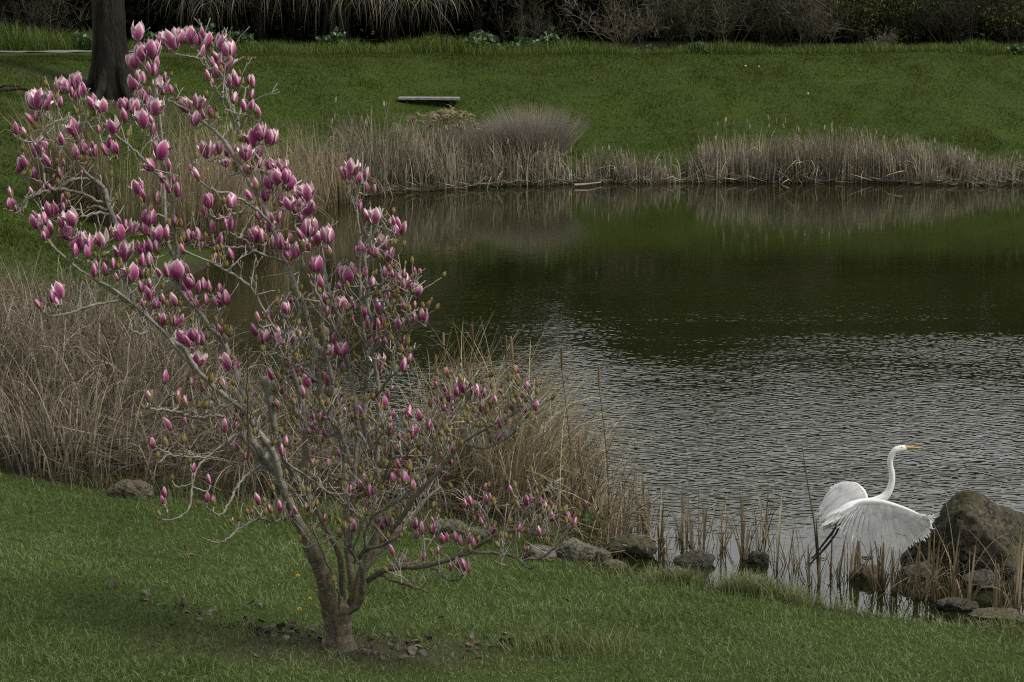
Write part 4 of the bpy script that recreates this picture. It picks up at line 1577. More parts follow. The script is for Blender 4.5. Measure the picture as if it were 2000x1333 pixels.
# second rank, closing the view under the crowns
for k, px in enumerate(range(-330, 2300, 190)):
    x = (px - 1000) / F * 80.5
    g = hgt(x, 80.5)
    hh = 2.6 if 1000 < px < 1200 else 4.2
    root = empty("dense_bush", (x, 80.5, g))
    tag(root, "dense dark bush deep in the shade of the woods, bush %s" % (
        "far left", "left of the path", "behind the path", "behind the willow trunk", "behind the magnolia's top", "behind the left willow strands", "behind the thick willow strands", "behind the willow's right edge",
        "behind the mallow", "in the woods' gap", "behind the arching shrub", "behind the grey thicket", "behind the yellow-green bush", "in the upper right corner")[min(k, 13)], "bush", "bushes deep in the woods")
    P = crown_points((x, 80.5, g + hh * .5), 3.6, 1.8, hh * .75, 8500, lumps=26)
    P[:, 2] = np.maximum(P[:, 2], g)
    leaf_cloud(P, 0.27, M['evergreen'], "foliage", (x, 80.5, g), root, aspect=0.75)
    P2 = crown_points((x, 77.4, g + 0.7), 2.9, 1.4, 1.3, 2600, lumps=14)
    P2[:, 2] = np.maximum(P2[:, 2], g)
    leaf_cloud(P2, 0.2, M['evergreen'], "undergrowth", (x, 80.5, g), root, aspect=0.75)

SH = [  # px, Y, w, h, n, label, kwargs
    (1215, 69.5, 3.0, 2.6, 500, "pale bare shrub with arching branches behind the lawn crest", dict(smat='brush_pale', stems=26, droop=0.9, wid=0.016)),
    (1330, 70, 3.2, 2.6, 900, "grey thorny bare thicket right of the pale arching shrub", dict(smat='brush', stems=40, wid=0.014)),
    (1390, 69.5, 2.6, 2.8, 600, "bare shrub with twisted olive branches", dict(smat='brush_pale', stems=16, wid=0.016, leaf=0.08, nleaf=900, lmat='yellow_leaf')),
    (1500, 70, 3.4, 2.8, 1200, "dense grey-brown twig thicket left of the yellow-green bush", dict(smat='brush', stems=50, wid=0.013)),
    (1580, 69.3, 2.8, 2.6, 1000, "grey tangled bramble in front of the woods right of centre", dict(smat='brush_pale', stems=34, wid=0.012)),
    (1690, 70, 3.0, 2.9, 700, "yellow-green leafy bush in the upper right", dict(smat='brush', stems=30, leaf=0.09, nleaf=5200, lmat='yellow_leaf', name="leafy_bush", wid=0.014)),
    (1765, 70.6, 2.4, 2.9, 500, "darker green leafy bush right of the yellow-green one", dict(smat='brush', stems=26, leaf=0.10, nleaf=3000, lmat='weed', name="leafy_bush", wid=0.014)),
    (1860, 69.8, 3.4, 2.8, 1300, "grey twig thicket in the upper right", dict(smat='brush', stems=50, wid=0.013)),
    (1975, 70, 3.2, 2.8, 900, "thicket with a scatter of yellow-green leaves in the upper right corner", dict(smat='brush', stems=40, leaf=0.10, nleaf=2600, lmat='yellow_leaf', wid=0.014)),
    (1720, 68.3, 1.4, 0.7, 500, "low grey mound of dead twigs in front of the leafy bushes", dict(smat='brush_pale', stems=30, droop=1.4, wid=0.010)),
    (1040, 71, 3.2, 1.9, 500, "dim bare shrub in the dark gap of the woods", dict(smat='brush', stems=26, wid=0.013)),
    (90, 70, 3.4, 2.4, 600, "dim bare shrub behind the path left of the willow", dict(smat='brush', stems=30, wid=0.013)),
    (2120, 70, 3.2, 2.8, 700, "grey thicket beyond the right edge of the lawn crest", dict(smat='brush', stems=36, wid=0.013)),
]
for k, (px, Y, w, h, n, lab, kw) in enumerate(SH):
    shrub(px, Y, w, h, n, lab, seed=k, **kw)


def broadleaf(px, py, h, w, n, label, mat='mallow', leaf=0.16, name="mallow_plant", yellow=0):
    c = hit(px, py)
    r = empty(name, c)
    tag(r, label, "plant", "leafy plants along the lawn crest")
    S = Strands()
    m = 14
    a = RNG.uniform(0, 6.28, m)
    S.add(np.repeat(c[None], m, 0) + RNG.normal(0, 1, (m, 3)) * np.array([w * .2, w * .1, 0]), a, RNG.uniform(0.05, 0.7, m), RNG.uniform(-.2, .4, m), h * RNG.uniform(.6, 1, m), np.full(m, 0.02), 5)
    S.build("stems", M['weed'], tuple(c), r)
    P = crown_points((c[0], c[1], c[2] + h * .5), w * .75, w * .45, h * .75, n, lumps=9)
    P[:, 2] = np.maximum(P[:, 2], c[2] + 0.03)
    leaf_cloud(P, leaf, M[mat], "foliage", tuple(c), r, aspect=0.95, up=0.6)
    if yellow:
        Q = c[None] + np.column_stack([RNG.normal(0, w * .3, yellow), RNG.normal(0, .1, yellow), h * RNG.uniform(0.9, 1.3, yellow)])
        leaf_cloud(Q, 0.06, M['dandelion'], "flowers", tuple(c), r)


for a in ((945, 104, .68, 1.0, 420, "tallest leafy mallow plant at the lawn crest, at the middle of the woods' edge"), (1012, 104, .42, .75, 260, "lower mallow plant right of the tallest one"),
          (1072, 103, .5, .9, 300, "wide mallow plant at the right end of the mallow row"), (648, 96, .55, .7, 200, "mallow plant under the hanging willow strands"),
          (835, 99, .3, .6, 150, "small mallow plant left of the tallest one"), (1362, 105, .28, .6, 140, "low leafy weed at the crest before the thorny thicket"),
          (470, 97, .55, .9, 260, "leafy weed left of the thick willow strands, behind the magnolia top"), (400, 94, .6, .6, 170, "tall leafy weed behind the magnolia's topmost blossoms"),
          (165, 100, .5, .6, 170, "leafy weed just left of the willow trunk"), (300, 97, .5, .6, 150, "leafy weed just right of the willow trunk"),
          (1270, 104, .22, .5, 110, "tiny leafy weed at the crest before the arching shrub"), (1990, 106, .25, .6, 120, "leafy weed at the crest at the right edge")):
    broadleaf(*a)


# ------------------------------------------------------------------ willows
def willow_strands(S, tops, n, lmin, lmax, zmin, spread=0.5, width=(0.010, 0.02)):
    i = RNG.integers(0, len(tops), n)
    B = tops[i] + RNG.normal(0, 1, (n, 3)) * np.array([spread, spread * .8, 0.3])
    L = np.minimum(RNG.uniform(lmin, lmax, n), B[:, 2] - zmin + RNG.uniform(0.2, 0.9, n))
    # leave along the limb, then hang straight down
    S.add(B, RNG.uniform(0, 6.28, n), RNG.uniform(0.5, 1.7, n), RNG.uniform(1.1, 2.1, n), np.maximum(L * RNG.uniform(.55, 1, n), .4), RNG.uniform(*width, n), 9, 0.7, wob=0.22)


def willow(c, trunk_pts, radii, limbs, ns, label, zmin, mat):
    root = empty("willow_tree", c)
    tag(root, label, "tree")
    T = Tubes()
    T.add(catmull(trunk_pts, 5, False), np.interp(np.linspace(0, 1, (len(trunk_pts) - 1) * 5 + 1), np.linspace(0, 1, len(radii)), radii), 36, lump=0.012, ridge=0.045)
    # root flares
    for a in np.linspace(0, 6.28, 7)[:-1] + 0.3:
        r0 = radii[0]
        p0 = np.array(c) + np.array([math.cos(a) * r0 * .45, math.sin(a) * r0 * .45, 1.5])
        p1 = np.array(c) + np.array([math.cos(a) * r0 * .95, math.sin(a) * r0 * .95, 0.30])
        p2 = np.array(c) + np.array([math.cos(a) * r0 * 2.1, math.sin(a) * r0 * 2.1, -0.12])
        p2[2] = hgt(p2[0], p2[1]) - 0.08
        T.add(catmull([p0, p1, p2], 5, False), np.linspace(r0 * .36, r0 * .14, 11), 8, lump=0.05)
    T.build("trunk", M['willow_bark'], c, root)
    tops = []
    Lb = Tubes()
    for lb in limbs:
        P = catmull(lb, 6, False)
        Lb.add(P, np.linspace(0.16, 0.03, len(P)), 8, lump=0.05)
        tops.append(P[4:])
    Lb.build("limbs", M['willow_bark'], c, root)
    tops = np.concatenate(tops)
    S = Strands()
    willow_strands(S, tops, ns, 1.0, 5.5, zmin)
    # thicker pendulous branchlets with side twigs
    willow_strands(S, tops, ns // 9, 1.5, 5.0, zmin + 0.5, 0.5, (0.03, 0.06))
    S.build("crown", M[mat], c, root)


def woods_pt(px, Y, z):
    return np.array([(px - 1000) / F * Y, Y, z])


c = tuple(WILLOW)
Yw = WILLOW[1]
willow(c, [np.array(c) + np.array([0, 0, -0.3]), np.array(c) + np.array([0.0, 0, 0.5]), np.array(c) + np.array([0.0, 0, 2.0]), np.array(c) + np.array([-0.05, 0.1, 4.5]), np.array(c) + np.array([0.1, 0.4, 8.0])],
       [0.55, 0.49, 0.44, 0.41, 0.37, 0.28],
       [[np.array(c) + np.array([0, .3, 5.5]), woods_pt(330, Yw + 3, 8.5), woods_pt(480, Yw + 6, 7.6)], [np.array(c) + np.array([0, .3, 5.0]), woods_pt(100, Yw + 3, 8.0), woods_pt(-80, Yw + 5, 7.2)],
        [np.array(c) + np.array([0, .3, 6.5]), woods_pt(250, Yw + 5, 9.5), woods_pt(300, Yw + 9, 8.4)]],
       900, "old willow with a thick dark furrowed trunk on the lawn behind the magnolia", 4.4, 'willow_strand')

c2 = tuple(hit(655, 92))
Y2 = c2[1]
willow(c2, [np.array(c2) + np.array([0, 2.2, -0.3]), np.array(c2) + np.array([0.0, 2.2, 1.5]), np.array(c2) + np.array([0.2, 2.2, 4.5]), np.array(c2) + np.array([0.2, 2.4, 7.5])],
       [0.42, 0.36, 0.32, 0.2],
       [[woods_pt(655, Y2 + 2, 5.5), woods_pt(520, Y2 + 1.2, 6.9), woods_pt(330, Y2 + 1, 5.9)], [woods_pt(655, Y2 + 2, 5.0), woods_pt(600, Y2 + .8, 6.2), woods_pt(470, Y2 + .5, 5.7), woods_pt(410, Y2 + .4, 5.0)],
        [woods_pt(655, Y2 + 2, 5.0), woods_pt(740, Y2 + 1, 6.4), woods_pt(860, Y2 + 1, 5.6)], [woods_pt(655, Y2 + 2, 6), woods_pt(690, Y2 + .6, 6.6), woods_pt(780, Y2 + .3, 5.8), woods_pt(830, Y2 + .3, 5.1)],
        [woods_pt(655, Y2 + 2, 5.8), woods_pt(640, Y2 + .2, 6.6), woods_pt(600, Y2 - .2, 5.8)], [woods_pt(655, Y2 + 2, 5.0), woods_pt(700, Y2 + .3, 5.7), woods_pt(720, Y2, 5.2)]],
       2500, "weeping willow whose pale bare strands hang to the ground at the top of the lawn", 3.0, 'willow_strand')


def fallen_branch():
    T = Tubes()
    P = [hit(px, py) + np.array([0, 0, 0.05]) for px, py in ((-60, 184), (-10, 181), (30, 178), (58, 180))]
    T.add(catmull(P, 5, False), np.linspace(0.07, 0.03, 16), 7, lump=0.1)
    T.add(catmull([P[1], P[1] + np.array([.3, -.2, .12]), P[1] + np.array([.7, -.3, .1])], 4, False), np.linspace(0.03, 0.012, 9), 6)
    tag(T.build("fallen_branch", M['willow_bark'], tuple(P[1])), "dead branch lying on the bare soil left of the willow trunk", "branch")


fallen_branch()


def red_stem_plant():
    c = hit(1150, 1078)
    r = empty("leafy_plant", c)
    tag(r, "upright dark red-stemmed leafy plant at the right end of the low branch", "plant")
    S = Strands()
    m = 9
    S.add(np.repeat(c[None], m, 0) + RNG.normal(0, .03, (m, 3)) * np.array([1, 1, 0]), RNG.uniform(0, 6.28, m), RNG.uniform(0, .3, m), RNG.uniform(0, .4, m), RNG.uniform(.2, .38, m), np.full(m, .008), 6)
    Q = S.V[0].reshape(m, 7, 2, 3).mean(2)
    t = Tubes()
    for q in Q:
        t.add(q, np.linspace(.006, .003, 7), 5)
    t.build("stem", M['leaf_rust'], tuple(c), r)
    P = Q[:, 3:].reshape(-1, 3).repeat(3, 0) + RNG.normal(0, .015, (m * 12, 3))
    leaf_cloud(P, 0.075, M['weed'], "leaves", tuple(c), r, aspect=0.3, up=0.8)


red_stem_plant()


# ------------------------------------------------------------------ egret
def egret():
    Y0 = 16.9
    W = lambda px, py, dy=0.0: at(px, py, Y0 + dy)
    c = W(1665, 1003)
    root = empty("egret", c)
    tag(root, "white egret taking off over the shallows with wings spread and black legs trailing", "bird")
    s = Y0 / F

    # body, neck and head: one sweep; then bill and legs joined into the same mesh
    sp = [(1606, 1034, 2), (1622, 1022, 8), (1640, 1010, 15), (1662, 1000, 20), (1684, 993, 20), (1704, 986, 15), (1720, 977, 11), (1731, 967, 8.4), (1738, 955, 7.2), (1742, 940, 6.4), (1742, 925, 5.9), (1739, 910, 5.7), (1739, 897, 6.0),
          (1744, 886, 6.8), (1751, 879.5, 7.6), (1760, 877, 7.2), (1767, 876, 6.0), (1771, 876, 4.2)]
    P = np.array([W(a, b) for a, b, _ in sp])
    rad = np.array([q[2] for q in sp]) * s
    Pc = catmull(P, 5, False)
    rc = np.interp(np.linspace(0, len(sp) - 1, len(Pc)), np.arange(len(sp)), rad)
    V, Fq, mi, n = [], [], [], 0

    def sweep(Pc, rc, sides, mat, flatten=None):
        nonlocal n
        T = np.gradient(Pc, axis=0)
        T /= np.linalg.norm(T, axis=1)[:, None]
        side = np.array([0, 1.0, 0])
        U = np.cross(T, side)
        U /= np.linalg.norm(U, axis=1)[:, None]
        a = np.arange(sides) / sides * 2 * math.pi
        fl = np.ones(len(Pc)) if flatten is None else flatten
        ring = Pc[:, None] + (np.cos(a)[None, :, None] * U[:, None] + np.sin(a)[None, :, None] * side[None, None] * fl[:, None, None]) * rc[:, None, None]
        V.append(ring.reshape(-1, 3))
        i = np.arange(len(Pc) - 1)[:, None] * sides
        j = np.arange(sides)[None]
        j2 = (j + 1) % sides
        f = np.stack([i + j, i + j2, i + sides + j2, i + sides + j], -1).reshape(-1, 4) + n
        Fq.append(f)
        mi.append(np.full(len(f), mat))
        n += len(Pc) * sides

    sweep(Pc, rc, 16, 0, np.interp(np.linspace(0, 1, len(Pc)), [0, .1, .25, .4, 1], [1.2, 1.1, .85, .9, .8]))
    t = np.linspace(0, 1, 9)
    up = W(1768, 874.6)
    tip = W(1800, 875.2)
    sweep(up[None] + (tip - up)[None] * t[:, None], (4.0 * (1 - t) ** 0.8 + 0.25) * s, 8, 1)
    lo = W(1768, 878)
    tip2 = W(1797, 876.6)
    sweep(lo[None] + (tip2 - lo)[None] * t[:, None], (2.4 * (1 - t) ** 0.8 + 0.2) * s, 8, 1)
    for pts, dy in ((((1650, 1012), (1636, 1024), (1626, 1040), (1608, 1063), (1591, 1086)), 0.05), (((1655, 1014), (1640, 1027), (1632, 1044), (1612, 1070), (1600, 1083), (1586, 1098)), -0.05)):
        Q = catmull([W(a, b, dy) for a, b in pts], 5, False)
        q = np.linspace(0, 1, len(Q))
        sweep(Q, np.interp(q, [0, .2, .3, .45, .55, 1], [6, 4.2, 2.0, 2.0, 2.7, 1.6]) * s, 8, 2)
        e = Q[-1]
        for k, (ax, az) in enumerate(((-8, 9), (-11, 6), (-4, 11), (5, 3))):
            toe = np.array([e, W(pts[-1][0] + ax * .55, pts[-1][1] + az * .5, dy + (k - 1) * 0.012), W(pts[-1][0] + ax, pts[-1][1] + az, dy + (k - 1) * 0.022)])
            sweep(catmull(toe, 3, False), np.linspace(1.3, .5, 7) * s, 6, 2)
    # feathered thighs
    me = np_mesh("body", np.concatenate(V) - c, Fq, [M['egret_body'], M['egret_bill'], M['egret_leg']], smooth_=True, matidx=np.concatenate(mi))
    link("body", me, (0, 0, 0), root)
    for dy in (-7.0, 7.0):
        E = Tubes()
        e0 = W(1761, 874.2, dy * s * 0.80)
        E.add([e0 - np.array([0, .002, 0]), e0, e0 + np.array([0, .002, 0])], [.002, .0045, .002], 8)
        E.build("eye", M['egret_eye'], tuple(c), root)

    def feather(P0, P1, bow, width, normal, rnd, S):
        """one vane: quill from P0 to P1, bowed sideways, rounded tip, slight camber"""
        ns = 8
        t = np.linspace(0, 1, ns + 1)
        d = P1 - P0
        sd = np.cross(d, normal)
        sd /= np.linalg.norm(sd) + 1e-9
        mid = P0[None] + d[None] * t[:, None] + (sd[None] * bow[0] + normal[None] * bow[1]) * np.sin(math.pi * t)[:, None]
        w = width * np.clip(np.minimum(0.35 + t * 2.2, 1.0) * np.sqrt(np.clip(1.03 - t ** 5, 0, 1)), 0.03, 1)
        L = mid - sd[None] * w[:, None] * .5 - normal[None] * (w * 0.10)[:, None]
        C = mid
        Rr = mid + sd[None] * w[:, None] * .5 - normal[None] * (w * 0.10)[:, None]
        V = np.stack([L, C, Rr], 1)
        b = S['n']
        i = np.arange(ns)[:, None] * 3
        f = np.concatenate([i + np.array([[0, 1, 4, 3]]), i + np.array([[1, 2, 5, 4]])]) + b
        S['V'].append(V.reshape(-1, 3))
        S['F'].append(f)
        Cc = np.ones(((ns + 1) * 3, 4))
        Cc[:, 0] = rnd
        Cc[:, 1] = np.repeat(t, 3)
        S['C'].append(Cc)
        S['n'] += (ns + 1) * 3

    def wing(name, lead, tips, nf, arm_r, norm_hint, layers):
        """lead: leading-edge curve (shoulder..tip); tips: trailing curve; feathers run from one to the other"""
        w = empty if False else None
        Lc, Tc = catmull(lead, 8, False), catmull(tips, 8, False)
        ev = lambda C, q: np.array([np.interp(q * (len(C) - 1), np.arange(len(C)), C[:, k]) for k in range(3)])
        A = Tubes()
        q = np.linspace(0, 1, len(Lc))
        A.add(Lc, np.interp(q, [0, .25, .6, 1], [arm_r, arm_r * .95, arm_r * .6, arm_r * .12]), 10)
        o = A.build(name, M['egret_body'], tuple(c), root)
        S = {'V': [], 'F': [], 'C': [], 'n': 0}
        for li, (frac, wid, cnt, lift) in enumerate(layers):
            for k in range(cnt):
                qk = (k + 0.5) / cnt
                p0, p1 = ev(Lc, qk * 0.97 + .015), ev(Tc, qk)
                d = (p1 - p0)
                nrm = np.cross(d, ev(Lc, min(1, qk + .05)) - ev(Lc, max(0, qk - .05)))
                nrm /= np.linalg.norm(nrm)
                if nrm @ norm_hint < 0:
                    nrm = -nrm
                jit = 1 + RNG.normal(0, 0.075)
                p1 = p0 + d * frac * jit + RNG.normal(0, .004, 3)
                feather(p0 + nrm * lift, p1 + nrm * (lift + (k % 2) * .003), (RNG.normal(0, .006), 0.03 * frac), wid * RNG.uniform(.9, 1.1), nrm, RNG.random(), S)
        for k in range(240):          # loose filaments along the trailing edge and coverts
            qk = RNG.random()
            p0, p1 = ev(Lc, qk), ev(Tc, np.clip(qk + RNG.normal(0, .03), 0, 1))
            d = p1 - p0
            a0 = RNG.uniform(0.1, .82)
            feather(p0 + d * a0, p0 + d * (a0 + RNG.uniform(.2, .36)) + RNG.normal(0, .012, 3), (RNG.normal(0, .006), .012), RNG.uniform(.004, .011), norm_hint / np.linalg.norm(norm_hint), RNG.random(), S)
        me = np_mesh("feathers", np.concatenate(S['V']) - c, np.concatenate(S['F']), M['white_feather'], np.concatenate(S['C']), smooth_=True)
        link("feathers", me, (0, 0, 0), o)

    # near wing: swept down and forward, feathers hanging as a fan
    wing("wing", [W(1668, 994, -.05), W(1690, 984, -.14), W(1722, 983, -.24), W(1758, 992, -.36), W(1788, 1003, -.46), W(1806, 1013, -.52)],
         [W(1632, 1030, -.12), W(1650, 1046, -.20), W(1690, 1056, -.28), W(1728, 1062, -.36), W(1764, 1064, -.44), W(1792, 1062, -.50), W(1812, 1052, -.55), W(1821, 1030, -.58), W(1822, 1010, -.58)],
         24, 0.034, np.array([0.2, -1, 0.3]), [(1.0, .050, 30, 0.0), (0.62, .050, 26, 0.012), (0.36, .050, 24, 0.020)])
    # far wing: raised and swept back to the left
    wing("wing", [W(1694, 984, .06), W(1688, 962, .16), W(1672, 946, .28), W(1652, 944, .38), W(1634, 953, .46)],
         [W(1640, 1008, .10), W(1624, 1012, .16), W(1610, 1014, .22), W(1603, 1008, .30), W(1603, 994, .38), W(1610, 976, .45), W(1622, 960, .50)],
         20, 0.017, np.array([-0.3, -1, 0.5]), [(1.0, .050, 24, 0.0), (0.62, .05, 20, 0.012), (0.36, .05, 16, 0.02)])
    # tail and back plumes
    S = {'V': [], 'F': [], 'C': [], 'n': 0}
    for k in range(18):
        q = k / 17
        p0 = W(1646 + RNG.normal(0, 3), 1006 + RNG.normal(0, 3), (q - .5) * .12)
        p1 = W(1600 + 20 * abs(q - .5) + RNG.normal(0, 3), 1030 + 14 * (q - .5) + RNG.normal(0, 2), (q - .5) * .2)
        feather(p0, p1, (0, .012), .03, np.array([-.35, -.6, .72]), RNG.random(), S)
    for k in range(30):
        q = RNG.random()
        p0 = W(1690 - 40 * q, 982 + 10 * q, (RNG.random() - .5) * .1)
        p1 = W(1630 - 18 * RNG.random(), 1002 + 30 * RNG.random(), (RNG.random() - .5) * .22)
        feather(p0, p1, (0, .02), .018, np.array([-.35, -.6, .72]), RNG.random(), S)
    me = np_mesh("tail", np.concatenate(S['V']) - c, np.concatenate(S['F']), M['white_feather'], np.concatenate(S['C']), smooth_=True)
    link("tail", me, (0, 0, 0), root)


egret()


def specks():
    for px, py, w, lab in ((1456, 135, 6, "larger white scrap on the upper far lawn"), (1482, 136, 4, "smaller white scrap right of the larger one on the far lawn"), (1578, 189, 5, "white scrap in the middle of the far lawn")):
        p = hit(px, py)
        V, Fc = rock_mesh(w * p[1] / F * .35, w * p[1] / F * .3, .03, int(px), 2, 6, .2)
        tag(link("paper_scrap", np_mesh("paper_scrap", V, Fc, M['paper']), (p[0], p[1], p[2] + 0.09)), lab, "litter", "white scraps on the far lawn")


specks()

